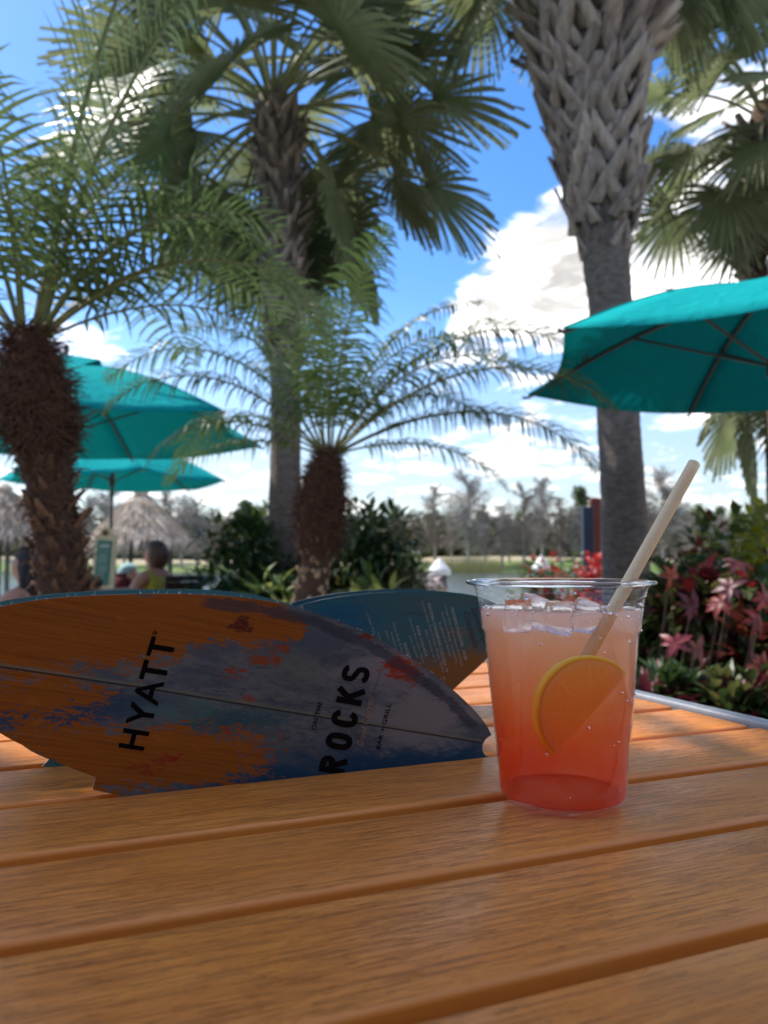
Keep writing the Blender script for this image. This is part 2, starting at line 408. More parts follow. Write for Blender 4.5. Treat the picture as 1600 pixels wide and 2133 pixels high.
def print_material(name, p_, kind):
    m, t, p = mat_new(name)
    tc0 = t.new('ShaderNodeTexCoord').outputs['Object']
    wv_ = t.noise(t.mapping(tc0, (110, 240, 1)), 1.0, 7, .72, 0, 'Color')
    tcn = t.vmath('ADD', tc0, t.vmath('MULTIPLY', t.vmath('SUBTRACT', wv_, (.5, .5, .5)), (.050, .022, 0)))
    def L(x, y): s, z = plane_px(x, y, p_); return (s, z, 0)
    a0, a1 = L(0, 1390), L(1000, 1548)
    ang = math.atan2(a1[1] - a0[1], a1[0] - a0[0])
    v = t.mapping(tc0, (1, 1, 1), (0, 0, 0), (0, 0, -ang))
    fine = t.noise(t.mapping(v, (120, 420, 1)), 1.0, 9, .75, .6)
    mid = t.noise(t.mapping(v, (30, 85, 1)), 1.0, 7, .66, .8)
    grainn = t.noise(t.mapping(v, (16, 800, 1)), 1.0, 4, .6, .5)
    weave = t.noise(t.mapping(v, (900, 700, 1)), 1.0, 2, .6)
    if kind == 'front':
        bias = t.math('ADD', t.math('MULTIPLY', t.math('SUBTRACT', t.noise(t.mapping(v, (420, 950, 1)), 1.0, 4, .7), .5), 1.1), -.90)
        for (x, y, rx, ry, amt) in ((150, 1305, .13, .046, 1.05), (20, 1310, .08, .042, .6), (330, 1275, .07, .022, .65), (480, 1285, .05, .025, .55), (550, 1310, .03, .018, .8), (110, 1452, .06, .010, .7),
                                    (260, 1585, .12, .034, .80), (160, 1570, .08, .03, .6), (20, 1500, .06, .03, .5), (430, 1600, .07, .03, .5), (480, 1560, .05, .03, .35), (600, 1310, .022, .010, 1.3), (440, 1290, .05, .01, .5),
                                    (520, 1245, .05, .008, .8), (770, 1300, .02, .008, .9), (320, 1345, .05, .02, .35)):
            bias = t.math('ADD', bias, t.math('MULTIPLY', t.blob(tcn, L(x, y), (rx, ry, None)), amt))
        mx = t.math('ADD', t.math('ADD', t.math('MULTIPLY', mid, 1.0), t.math('MULTIPLY', fine, 2.3)), bias)
        fac = t.ramp(mx, 1.36, 1.58)
        wood = t.mix(t.ramp(grainn, .35, .75), (.19, .056, .005), (.125, .034, .004))
        wood = t.mix(t.ramp(mid, .55, .75), wood, (.20, .068, .008))
        rng = t.new('ShaderNodeTexWave', wave_type='RINGS', rings_direction='SPHERICAL', wave_profile='SIN')
        c0 = L(190, 1215); t.put(rng.inputs['Vector'], t.mapping(tcn, (.55, 1.6, 0), (-c0[0] * .55, -c0[1] * 1.6, 0))); rng.inputs['Scale'].default_value = 62; rng.inputs['Distortion'].default_value = 1.2; rng.inputs['Detail'].default_value = 2
        wood = t.mix(t.math('MULTIPLY', t.ramp(rng.outputs['Fac'], .80, .97), t.math('MULTIPLY', t.ramp(t.blob(tcn, c0, (.075, .046, None)), .0, .25), .6)), wood, (.16, .045, .01))
        paint = t.mix(t.ramp(mid, .35, .65), (.052, .062, .070), (.092, .102, .098))
        paint = t.mix(t.ramp(fine, .45, .72), paint, (.024, .033, .052))
        for (x, y, rx, ry, c, amt) in ((860, 1590, .13, .032, (.010, .036, .068), 1.0), (560, 1640, .1, .04, (.010, .036, .068), .9), (120, 1480, .1, .018, (.020, .036, .062), 1.1), (640, 1340, .06, .018, (.045, .055, .068), 1.0), (470, 1505, .06, .016, (.022, .055, .065), .9),
                                       (350, 1480, .05, .014, (.04, .09, .085), .7), (880, 1500, .07, .035, (.12, .12, .118), 1.0), (800, 1390, .06, .03, (.12, .115, .118), .9), (600, 1400, .06, .03, (.08, .085, .072), .6)):
            k = t.math('MULTIPLY', t.blob(tcn, L(x, y), (rx, ry, None)), amt)
            k = t.ramp(t.math('ADD', k, t.math('MULTIPLY', t.math('SUBTRACT', mid, .5), 1.2)), .25, .75)
            paint = t.mix(k, paint, c)
        col = t.mix(fac, paint, wood)
        # dark painted pinstripe following the upper rail, red splash, knots
        for (x, y, rx, ry, c, am) in ((830, 1392, .022, .012, (.19, .022, .006), 1.6), (858, 1400, .012, .018, (.15, .03, .008), 1.5), (507, 1302, .007, .004, (.06, .012, .006), 3), (484, 1398, .007, .0045, (.16, .03, .01), 3), (551, 1374, .012, .004, (.16, .035, .01), 2.2),
                                      (580, 1355, .008, .003, (.15, .03, .01), 2.2), (350, 1582, .012, .005, (.17, .014, .006), 1.5), (305, 1600, .02, .006, (.15, .02, .006), 1.3), (768, 1322, .006, .004, (.10, .02, .01), 3), (470, 1520, .006, .004, (.18, .025, .01), 1.8), (515, 1452, .005, .003, (.18, .04, .02), 1.8)):
            k = t.math('ADD', t.math('MULTIPLY', t.blob(tcn, L(x, y), (rx, ry, None)), am), t.math('MULTIPLY', t.math('SUBTRACT', fine, .62), 2.6))
            col = t.mix(t.ramp(k, .35, .8), col, c)
        rail = [(425, 1256), (540, 1268), (660, 1296), (760, 1340), (850, 1395), (930, 1455), (990, 1515)]
        for a, b in zip(rail[:-1], rail[1:]):
            A, B = L(*a), L(*b); ln = math.hypot(B[0] - A[0], B[1] - A[1]); an = math.atan2(B[1] - A[1], B[0] - A[0]); mid_ = ((A[0] + B[0]) / 2, (A[1] + B[1]) / 2, 0)
            loc = t.vmath('SUBTRACT', t.mix(.3, tc0, tcn), mid_)
            rt = t.new('ShaderNodeVectorRotate', rotation_type='Z_AXIS'); t.put(rt.inputs['Vector'], loc); rt.inputs['Angle'].default_value = -an
            dd = t.vmath('LENGTH', t.vmath('MULTIPLY', t.vmath('MULTIPLY', rt.outputs[0], (1 / (ln * .56), 1 / .0036, 0)), t.vmath('ABSOLUTE', t.vmath('MULTIPLY', rt.outputs[0], (1 / (ln * .56), 1 / .0036, 0)))))
            k = t.ramp(t.math('ADD', dd, t.math('MULTIPLY', t.math('SUBTRACT', fine, .5), 1.5)), .5, 1.2, .7, 0)
            col = t.mix(k, col, (.018, .021, .03))
        # seam along the board's centre line
        pr = [(-150, 1368), (0, 1389), (300, 1433), (600, 1483), (1003, 1547)]
        for a, b in zip(pr[:-1], pr[1:]):
            A, B = L(*a), L(*b); ln = math.hypot(B[0] - A[0], B[1] - A[1]); an = math.atan2(B[1] - A[1], B[0] - A[0]); mid_ = ((A[0] + B[0]) / 2, (A[1] + B[1]) / 2, 0)
            rt = t.new('ShaderNodeVectorRotate', rotation_type='Z_AXIS'); t.put(rt.inputs['Vector'], t.vmath('SUBTRACT', tc0, mid_)); rt.inputs['Angle'].default_value = -an
            q = t.new('ShaderNodeSeparateXYZ'); t.put(q.inputs[0], rt.outputs[0])
            inx = t.math('LESS_THAN', t.math('ABSOLUTE', q.outputs['X']), ln / 2)
            for y0, hw, c, am in ((.0009, .0012, (.10, .105, .07), .65), (0, .0006, (.018, .016, .012), .92)):
                k = t.math('MULTIPLY', t.ramp(t.math('ABSOLUTE', t.math('SUBTRACT', q.outputs['Y'], y0)), hw * .6, hw, am, 0), inx)
                col = t.mix(k, col, c)
    else:
        st = t.noise(t.mapping(tcn, (6, 30, 1), (0, 0, 0), (0, 0, R(-22))), 1.0, 5, .6, .6)
        col = t.mix(t.ramp(st, .35, .6), (.028, .055, .055), (.014, .062, .078))
        col = t.mix(t.ramp(t.math('ADD', st, t.math('MULTIPLY', t.blob(tcn, L(960, 1400), (.09, .05, None)), .4)), .58, .78), col, (.10, .045, .012))
        col = t.mix(t.ramp(t.math('ADD', t.math('MULTIPLY', t.blob(tcn, L(700, 1290), (.06, .03, None)), .5), fine), .62, .95), col, (.006, .05, .09))
        st2 = t.noise(t.mapping(tcn, (5, 60, 1), (.3, .7, 0), (0, 0, R(-22))), 1.0, 4, .6, .4)
        col = t.mix(t.ramp(st2, .60, .72, 0, .7), col, (.03, .022, .014))
        if kind == 'teal': col = t.mix(.85, col, (.04, .125, .13))
    col = t.mix(t.ramp(weave, .3, .7, .0, .18), col, (.02, .02, .02))
    col = t.vmath('SCALE', col, None, 1.75)
    t.put(p.inputs['Base Color'], col); p.inputs['Roughness'].default_value = .6; p.inputs['Specular IOR Level'].default_value = .12
    t.put(p.inputs['Normal'], t.bump(weave, .08, .0003))
    return m


def plane_outline(px, p_, keep, sub=4): return smooth_closed([plane_px(x, y, p_) for x, y in px], keep, sub)


INK = pm('black_ink', (.002, .002, .002), None, rough=.8, spec=.08)
INK2 = pm('brown_black_ink', (.007, .004, .005), None, rough=.8, spec=.08)
CREAM_INK = pm('peach_ink', (.34, .22, .14), None, rough=.5)
WHITE_INK = pm('pale_grey_ink', (.26, .30, .28), None, rough=.5)
DARKTEAL_INK = pm('dark_teal_ink', (.012, .02, .02), None, rough=.5)
menu = thing('surfboard_menu', 'surfboard shaped folded menu with worn orange and blue paint print, hotel name in black', 'menu')
mA = card('front_panel', plane_outline(A_px, PA, {19, 20, 21, 22, 23, 24, 15}), .0006, [print_material('menu_print_front', PA, 'front'), PAPER], menu); mA.matrix_local = card_matrix(PA)
mA['label'] = 'front cover with worn orange and blue paint print'
mB = card('back_panel', plane_outline(B_px, PB, {13, 14, 15, 16, 17}), .0006, [print_material('menu_print_teal', PB, 'teal'), PAPER], menu); mB.matrix_local = card_matrix(PB)
mB['label'] = 'teal inside panel standing one gap further back'
menu2 = thing('cocktail_menu', 'teal surfboard shaped menu with pale cocktail list, standing behind the orange and blue one', 'menu')
mC = card('front_panel', plane_outline(C_px, PC, {15, 16, 0}), .0006, [print_material('menu_print_list', PC, 'list'), PAPER], menu2); mC.matrix_local = card_matrix(PC)
ol = plane_outline(C_px, PC, {15, 16, 0}); cxm = sum(q[0] for q in ol) / len(ol)
mD = card('back_panel', [((x - cxm) * 1.005 + cxm - .004, y + (.0022 if y > .02 else 0)) for x, y in ol], .0006, [MATS['menu_print_list'], PAPER], menu2); mD.matrix_local = card_matrix(PC + .004)
# torn paper fibres along the cut edge
fb = MB(); fr = random.Random(3)
olA = plane_outline(A_px, PA, {19, 20, 21, 22, 23, 24, 15}); olC = [q for q in ol if q[1] > .06]
for src, dst in ((olA[10:58], mA), (olC, mD)):
    fb = MB()
    for i in range(60):
        x, y = fr.choice(src); x += fr.uniform(-.002, .002); a = fr.uniform(.2, 2.9); l_ = fr.uniform(.0006, .0022)
        fb.tube([(x, y - .0004, -.0003), (x + math.cos(a) * l_ * .5, y + math.sin(a) * l_ * .5, -.0003 + fr.uniform(-.0004, .0004)), (x + math.cos(a + .5) * l_, y + math.sin(a + .5) * l_, -.0003)], .00007, 4)
    o = fb.build('paper_fibres', PAPER, dst); o['kind'] = 'stuff'


def poly_letters(polys, p_, mat, parent, name='lettering'):
    mb = MB()
    for i, pl in enumerate(polys):
        q = [plane_px(x, y, p_) for x, y in pl]
        a = sum(q[k][0] * q[(k + 1) % len(q)][1] - q[(k + 1) % len(q)][0] * q[k][1] for k in range(len(q)))
        if a < 0: q = q[::-1]
        mb.add([(x, y, .00025 + .00002 * (i % 4)) for x, y in q], [tuple(range(len(q)))])
    return mb.build(name, mat, parent)


def from_crop(pts, ox, oy, sc): return [(ox + x / sc, oy + y / sc) for x, y in pts]


HY = [[(262, 1556), (630, 1612), (617, 1675), (245, 1622)], [(197, 1768), (562, 1827), (545, 1886), (180, 1832)], [(380, 1630), (447, 1640), (403, 1808), (338, 1798)],
      [(383, 1168), (563, 1333), (705, 1352), (688, 1420), (535, 1398), (283, 1492), (303, 1420), (475, 1355), (358, 1245)],
      [(440, 985), (845, 895), (830, 962), (515, 1024), (415, 1040)], [(415, 1040), (515, 1024), (757, 1185), (742, 1245)], [(640, 998), (712, 984), (674, 1132), (612, 1090)],
      [(555, 575), (625, 585), (598, 690), (890, 735), (877, 805), (570, 760), (543, 862), (475, 850)], [(663, 240), (723, 250), (700, 358), (992, 405), (972, 473), (670, 428), (640, 525), (580, 515)]]
ring = []
for k in range(20):
    a0, a1 = k * math.pi / 10, (k + 1) * math.pi / 10
    ring.append([(707 + 33 * math.cos(a0), 193 + 33 * math.sin(a0)), (707 + 33 * math.cos(a1), 193 + 33 * math.sin(a1)), (707 + 25 * math.cos(a1), 193 + 25 * math.sin(a1)), (707 + 25 * math.cos(a0), 193 + 25 * math.sin(a0))])
poly_letters([from_crop(q, 220, 1290, 6.883) for q in HY + ring], PA, INK, mA, 'hotel_lettering')


def strokes(path, wx, closed=False):               # thick poly-line -> quads, in a letter cell measured in crop pixels
    out = []; n = len(path)
    P = [Vector((a, b)) for a, b in path]
    offs = []
    for i in range(n):
        a = P[i - 1] if (i > 0 or closed) else P[i]; b = P[(i + 1) % n] if (i < n - 1 or closed) else P[i]
        tt = (b - a).normalized(); offs.append(Vector((-tt.y, tt.x)) * wx / 2)
    for i in range(n if closed else n - 1):
        j = (i + 1) % n; out.append([P[i] + offs[i], P[j] + offs[j], P[j] - offs[j], P[i] - offs[i]])
    return out


W_, H_ = 238.0, 355.0; ST = 84.0


def arc(cx, cy, rx, ry, a0, a1, n=8, pw_=.75):
    pts = []
    for k in range(n + 1):
        a = R(a0 + (a1 - a0) * k / n); c, s = math.cos(a), math.sin(a)
        pts.append((cx + rx * math.copysign(abs(c) ** pw_, c), cy + ry * math.copysign(abs(s) ** pw_, s)))
    return pts


h2 = ST / 2
CELL = {
    'R': [[(h2, 0), (h2, H_)]], 'K': [[(h2, 0), (h2, H_)], [(h2 + 10, H_ * .40), (W_ - 30, H_ + 4)], [(h2 + 50, H_ * .58), (W_ - 22, -4)]],
    'O': [arc(W_ / 2, H_ / 2, W_ / 2 - h2, H_ / 2 - h2 * .85, 0, 345, 23)], 'C': [arc(W_ / 2, H_ / 2, W_ / 2 - h2, H_ / 2 - h2 * .85, 24, 336, 20)],
    'S': [arc(W_ / 2, H_ * .735, W_ / 2 - h2, H_ * .235 - 14, 15, 235, 12) + arc(W_ / 2, H_ * .265, W_ / 2 - h2, H_ * .235 - 14, 55, -165, 12)]}
CELL['R'] += [[(h2, H_ - h2 * .8)] + arc(W_ * .5, H_ * .73, W_ * .5 - h2, H_ * .27 - h2 * .8, 90, -90, 9) + [(h2, H_ * .46 + h2 * .8)], [(W_ * .48, H_ * .46), (W_ - h2 + 6, 0)]]
RV, UV, OO = Vector((370, -1490)), Vector((-350, -62)), Vector((640, 1900))
polys = []
for ch, t0 in zip('ROCKS', (.0, .22, .43, .643, .845)):
    for path in CELL[ch]:
        for q in strokes(path, ST if ch != 'S' else 76, ch == 'O'):
            polys.append([(lambda w2: (620 + w2.x / 6.667, 1330 + w2.y / 6.667))(OO + RV * (t0 + a / W_ * .155) + UV * (b / H_)) for a, b in q])
poly_letters(polys, PA, INK2, mA, 'bar_name_lettering')


def text_mesh(txt, bold=0.0, shear=0.0):
    cu = bpy.data.curves.new('text', 'FONT'); cu.body = txt; cu.size = 1.0; cu.offset = bold; cu.shear = shear; cu.resolution_u = 2; cu.space_character = 1.05
    ob = bpy.data.objects.new('text', cu); COL.objects.link(ob)
    me = bpy.data.meshes.new_from_object(ob.evaluated_get(bpy.context.evaluated_depsgraph_get()))
    vs = [(q.co.x, q.co.y) for q in me.vertices]; fs = [tuple(f.vertices) for f in me.polygons]
    bpy.data.objects.remove(ob); bpy.data.curves.remove(cu); bpy.data.meshes.remove(me)
    return vs, fs


def put_text(txt, p_, mat, parent, start, end, up, bold=0., shear=0., name='lettering', cap=.70):
    """text laid from pixel start to pixel end along its baseline; up = pixel vector of the capital height"""
    vs, fs = text_mesh(txt, bold, shear)
    if not vs: return
    x0, x1 = min(q[0] for q in vs), max(q[0] for q in vs)
    S, E_, U = Vector(start), Vector(end), Vector(up); mb = MB(); out = []
    for x, y in vs:
        w2 = S + (E_ - S) * ((x - x0) / (x1 - x0)) + U * (y / cap); a, b = plane_px(w2.x, w2.y, p_); out.append((a, b, .0003))
    mb.add(out, fs); return mb.build(name, mat, parent)


def cr7(x, y): return (620 + x / 6.667, 1330 + y / 6.667)


put_text('ON THE', PA, INK, mA, cr7(246, 1275), cr7(345, 880), (-62 / 6.667, -10 / 6.667), .012)
put_text('BAR + GRILL', PA, INK, mA, cr7(1140, 1540), cr7(1300, 905), (-58 / 6.667, -10 / 6.667), .012)
put_text('Grand Cypress', PA, CREAM_INK, mA, cr7(905, 1495), cr7(1045, 850), (-84 / 6.667, -10 / 6.667), .0, .35)
put_text('R', PA, INK, mA, (220 + 722 / 6.883, 1290 + 208 / 6.883), (220 + 730 / 6.883, 1290 + 180 / 6.883), (-30 / 6.883, -4 / 6.883), .02)
for a, b in (((1050, 775), (1140, 450)), ((775, 1790), (825, 1590))):
    ruleA = []
    for k in range(40):
        u0, u1 = k / 40, (k + .6) / 40
        p0, p1 = Vector(a).lerp(Vector(b), u0), Vector(a).lerp(Vector(b), u1)
        ruleA.append([cr7(p0.x - 3, p0.y), cr7(p1.x - 3, p1.y), cr7(p1.x + 3, p1.y), cr7(p0.x + 3, p0.y)])
    poly_letters(ruleA, PA, INK, mA, 'dotted_rule')


def cr2(x, y): return (600 + x / 3.2, 1200 + y / 3.2)


for txt, a, b, h, mt, bd, sh in (
        ('Specialty', (1222, 210), (1305, 455), 38, DARKTEAL_INK, .02, .3), ('Cocktails', (1170, 238), (1240, 485), 38, DARKTEAL_INK, .02, .3),
        ('FROZEN DAIQUIRI  14.50', (1083, 215), (1178, 560), 19, WHITE_INK, .012, 0), ('Cruzan Rum with a Myers Rum Float', (1040, 195), (1155, 600), 15, WHITE_INK, 0, 0), ('Available in Mango, Strawberry,', (1020, 240), (1120, 585), 15, WHITE_INK, 0, 0), ('Raspberry or Banana', (1003, 308), (1078, 537), 15, WHITE_INK, 0, 0),
        ('FROZEN CARIBBEAN COLADA 14', (928, 185), (1052, 640), 19, WHITE_INK, .012, 0), ('Cruzan Rum, Pina Colada, Mango, Myers', (888, 170), (1030, 640), 15, WHITE_INK, 0, 0), ('Add a Shooter for 3', (910, 358), (975, 570), 15, WHITE_INK, 0, 0),
        ('PI\u00d1A COLADA', (850, 335), (915, 540), 19, WHITE_INK, .012, 0), ('Coconut Rum with a Myers', (803, 278), (898, 580), 15, WHITE_INK, 0, 0), ('Add a Shooter', (803, 398), (860, 550), 15, WHITE_INK, 0, 0),
        ('FROZEN', (768, 450), (800, 560), 19, WHITE_INK, .012, 0), ('Deep Eddy Ruby', (695, 312), (757, 510), 15, WHITE_INK, 0, 0), ('Strawberry', (680, 375), (720, 500), 15, WHITE_INK, 0, 0), ('Add a', (645, 365), (668, 430), 15, WHITE_INK, 0, 0),
        ('Cruzan Rum', (522, 253), (572, 390), 15, WHITE_INK, 0, 0), ('Coconut', (595, 382), (625, 470), 15, WHITE_INK, 0, 0)):
    put_text(txt, PC, mt, mC, cr2(*a), cr2(*b), (h * .96 / 3.2, -h * .27 / 3.2), bd, sh)

# ================================================================== DRINK
CUPY = .4075
CUP = Vector((at(1168, 1400, CUPY).x, CUPY, TOPZ))


def cup_r(y, hw):                                  # photo row and half width -> (radius, height over the table) on the cup's axis
    P = at(1168, y, CUPY); v = P - Vector((0, 0, CAMZ))
    depth = v.y * math.cos(TH) + v.z * math.sin(TH)
    return (hw * depth / F, P.z - TOPZ)


zrim = cup_r(1208, 193)[1]
prof = [cup_r(y, h) for y, h in ((1222, 177), (1226, 175.5), (1232, 173.5), (1240, 172.5), (1242, 171), (1252, 168.5), (1262, 166.5), (1268, 166.5), (1276, 165.5), (1300, 163), (1309, 161.5), (1313, 159), (1318, 157), (1335, 155.5), (1365, 153), (1400, 150), (1440, 147), (1465, 145),
                                 (1500, 141.5), (1520, 139.5), (1529, 138.8), (1533, 137.2), (1545, 136.2), (1600, 132.6), (1640, 130.2), (1646, 129.6), (1650, 127.6), (1660, 126.5))]
prof += [(.0302, .0022), (.0290, .0006), (.0275, .0003), (.0262, .0012), (.0245, .0030), (.012, .0036), (.0002, .0036)]
prof[-8] = (prof[-8][0], max(prof[-8][1], .0052))


def densify(pr, n=3):
    out = []
    for i in range(len(pr) - 1):
        for k in range(n):
            u = k / n; out.append((pr[i][0] * (1 - u) + pr[i + 1][0] * u, pr[i][1] * (1 - u) + pr[i + 1][1] * u))
    return out + [pr[-1]]


m, t, p = mat_new('clear_plastic')                 # thin clear plastic: see-through with a sharp sheen
tcn = t.new('ShaderNodeTexCoord').outputs['Object']
nb = t.bump(t.noise(t.mapping(tcn, (1, 1, .6)), 55, 3, .5), .25, .002)
tr = t.new('ShaderNodeBsdfTransparent'); tr.inputs[0].default_value = (.955, .965, .97, 1)
gl = t.new('ShaderNodeBsdfGlossy'); gl.inputs['Roughness'].default_value = .035; gl.inputs['Color'].default_value = (1, 1, 1, 1); t.put(gl.inputs['Normal'], nb)
lw = t.new('ShaderNodeLayerWeight'); lw.inputs['Blend'].default_value = .5; t.put(lw.inputs['Normal'], nb)
fz = t.math('ADD', .045, t.math('MULTIPLY', t.math('POWER', lw.outputs['Facing'], 4.0), .75))
ms = t.new('ShaderNodeMixShader'); t.put(ms.inputs[0], fz); t.put(ms.inputs[1], tr.outputs[0]); t.put(ms.inputs[2], gl.outputs[0])
t.put(t.n['Material Output'].inputs['Surface'], ms.outputs[0])
PLASTIC = m
m, t, p = mat_new('clear_plastic_rim')
p.inputs['Base Color'].default_value = (.97, .985, 1, 1); p.inputs['Transmission Weight'].default_value = 1.0; p.inputs['Roughness'].default_value = .03; p.inputs['IOR'].default_value = 1.42
RIMM = m
cup = thing('plastic_cup', 'clear plastic cup of layered pink and orange iced drink on the wooden table', 'cup', CUP)
MB().lathe(densify(prof), 96).build('cup_wall', PLASTIC, cup, True)
rp = []
RO = cup_r(1210, 193)[0]; rin = prof[0][0]
for a in range(12):
    q = 2 * math.pi * a / 12; rp.append(((RO + rin) / 2 + math.cos(q) * ((RO - rin) / 2 + .0003), zrim - .0012 + math.sin(q) * .0013))
MB().lathe(rp, 96, close=True).build('rim', RIMM, cup, True)
# flared throat between rim and wall
MB().lathe(densify([((RO + rin) / 2, zrim - .0014), (rin + .0012, zrim - .0022), (prof[0][0], prof[0][1])], 3), 96).build('throat', PLASTIC, cup, True)

m, t, p = mat_new('layered_drink')
tcn = t.new('ShaderNodeTexCoord').outputs['Object']
sp = t.new('ShaderNodeSeparateXYZ'); t.put(sp.inputs[0], tcn)
wob = t.noise(t.mapping(tcn, (1, 1, .8)), 38, 4, .6, .8)
zc = t.math('ADD', sp.outputs['Z'], t.math('MULTIPLY', t.math('SUBTRACT', wob, .5), .030))
cr = t.new('ShaderNodeValToRGB'); el = cr.color_ramp.elements
t.put(cr.inputs[0], t.ramp(zc, 0.0, .1, 0, 1, False))
stops = [(0.0, (.988, .58, .36)), (.10, (.980, .42, .16)), (.26, (.966, .33, .070)), (.44, (.978, .53, .16)), (.60, (.985, .68, .34)), (.78, (.988, .80, .58)), (.92, (.990, .88, .78)), (1.0, (.992, .91, .85))]  # lowest stops lightened in colour to keep the cup base bright
el[0].position = 0; el[0].color = c4(stops[0][1]); el[1].position = 1; el[1].color = c4(stops[-1][1])
for po, c in stops[1:-1]:
    e = el.new(po); e.color = c4(c)
vol = t.new('ShaderNodeVolumePrincipled')
t.put(vol.inputs['Color'], cr.outputs[0]); t.put(vol.inputs['Density'], t.math('ADD', t.ramp(sp.outputs['Z'], .004, .028, 1800, 0), t.ramp(sp.outputs['Z'], .02, .085, 800, 1700)))
vol.inputs['Anisotropy'].default_value = .25; vol.inputs['Absorption Color'].default_value = (0, 0, 0, 1)
t.n.remove(p); t.put(t.n['Material Output'].inputs['Volume'], vol.outputs[0])
ZL = cup_r(1268, 165)[1]
lp = [(r_ - .0007, z) for r_, z in densify(prof[:28], 2) if z < ZL - .0012]
lp = [(.0002, ZL - .0008), (.015, ZL - .0008), (.028, ZL - .0006), (lp[0][0] - .003, ZL - .0004), (lp[0][0] - .0006, ZL + .0004)] + lp + [(.0290, .0044), (.02, .0046), (.0002, .0046)]
MB().lathe(lp, 96).build('layered_drink', m, cup, True)
sf = [(.0002, ZL - .0005), (.02, ZL - .0005), (lp[3][0], ZL - .0002), (lp[4][0] + .0003, ZL + .0007)]
MB().lathe(densify(sf, 4), 96).build('drink_surface', PLASTIC, cup, True)

rg = random.Random(17); dr = MB()
for i in range(95):
    zq = rg.uniform(.010, zrim - .006) if rg.random() < .35 else rg.uniform(ZL - .004, zrim - .005); a = rg.uniform(math.pi, 2 * math.pi)
    rr = [r_ for r_, z_ in prof if z_ <= zq][0]; q = rg.uniform(.00018, .0007) * (1 if rg.random() < .8 else 1.5)
    c = Vector((rr * math.cos(a), rr * math.sin(a), zq)) * 1.0; c.x *= .996; c.y *= .996
    dr.lathe([(.00001, q), (q * .7, q * .7), (q, 0), (q * .7, -q * .75), (.00001, -q * 1.1)], 8, c)
o = dr.build('droplets', RIMM, cup, True); o['kind'] = 'stuff'
# lemon half-slice against the inside of the cup
m, t, p = mat_new('lemon')
tcn = t.new('ShaderNodeTexCoord').outputs['Object']
sp = t.new('ShaderNodeSeparateXYZ'); t.put(sp.inputs[0], tcn)
rad = t.vmath('LENGTH', t.mapping(tcn, (1, 1, 0)))
ang = t.math('ARCTAN2', sp.outputs['Y'], sp.outputs['X'])
seg = t.math('ABSOLUTE', t.math('SINE', t.math('MULTIPLY', ang, 4.0)))
flesh = t.mix(t.ramp(seg, .02, .16), (.95, .74, .30), (.94, .64, .17))
flesh = t.mix(t.math('MULTIPLY', t.ramp(t.noise(t.mapping(tcn, (1, 1, 1)), 420, 3, .6), .4, .7), .5), flesh, (.98, .72, .26))
colr = t.mix(t.ramp(rad, .0232, .0242), flesh, (.93, .70, .28))
colr = t.mix(t.ramp(rad, .0258, .0266), colr, (.90, .50, .015))
t.put(p.inputs['Base Color'], colr); p.inputs['Roughness'].default_value = .35; p.inputs['Subsurface Weight'].default_value = .4; p.inputs['Subsurface Radius'].default_value = (.006, .004, .002); p.inputs['Subsurface Scale'].default_value = 1.0
t.put(p.inputs['Normal'], t.bump(t.noise(tcn, 700, 2, .5), .3, .0006))
PEELM = pm('lemon_peel', (.96, .74, .04), (.97, .80, .10), 300, .35, .3, 900, bdist=.0006)
lem = thing('lemon_slice', 'half slice of lemon with yellow peel floating in the orange drink', 'lemon')
RL = .0283; half = .0042; n = 36
pa = [(RL * math.cos(math.pi * k / n), RL * math.sin(math.pi * k / n)) for k in range(n + 1)]
fl = MB(); fl.add([(x * .93, y * .93, z) for z in (half, -half) for x, y in pa], [tuple(range(n + 1)), tuple(range(2 * n + 1, n, -1)), (0, n + 1, 2 * n + 1, n)])
fl.build('flesh', m, lem)
pe = MB(); rows = [(.93, half * .93), (.975, half * 1.0), (1.0, half * .6), (1.006, 0), (1.0, -half * .6), (.975, -half), (.93, -half * .93)]
pe.add([(x * k, y * k, z) for k, z in rows for x, y in pa], [(j * (n + 1) + i, j * (n + 1) + i + 1, (j + 1) * (n + 1) + i + 1, (j + 1) * (n + 1) + i) for j in range(len(rows) - 1) for i in range(n)])
pe.add([(pa[i][0] * k, pa[i][1] * k, z) for i in (0, n) for k, z in rows], [tuple(range(7)), tuple(range(13, 6, -1))])
pe.build('peel', PEELM, lem, True)
e1 = at(1300, 1402, .3925); e2 = at(1149, 1571, .3850); cc = (e1 + e2) / 2
xa = (e1 - e2).normalized(); vw = (Vector((0, 0, CAMZ)) - cc).normalized()
za = (vw - xa * vw.dot(xa)).normalized(); ya = za.cross(xa)
if ya.z < 0: ya = -ya
za = xa.cross(ya); sg_ = 1 if za.dot(vw) > 0 else -1
ya = ya * math.cos(R(20)) + za * sg_ * math.sin(R(20)); za = xa.cross(ya)
lem.matrix_world = Matrix(((xa.x, ya.x, za.x, cc.x), (xa.y, ya.y, za.y, cc.y), (xa.z, ya.z, za.z, cc.z), (0, 0, 0, 1)))

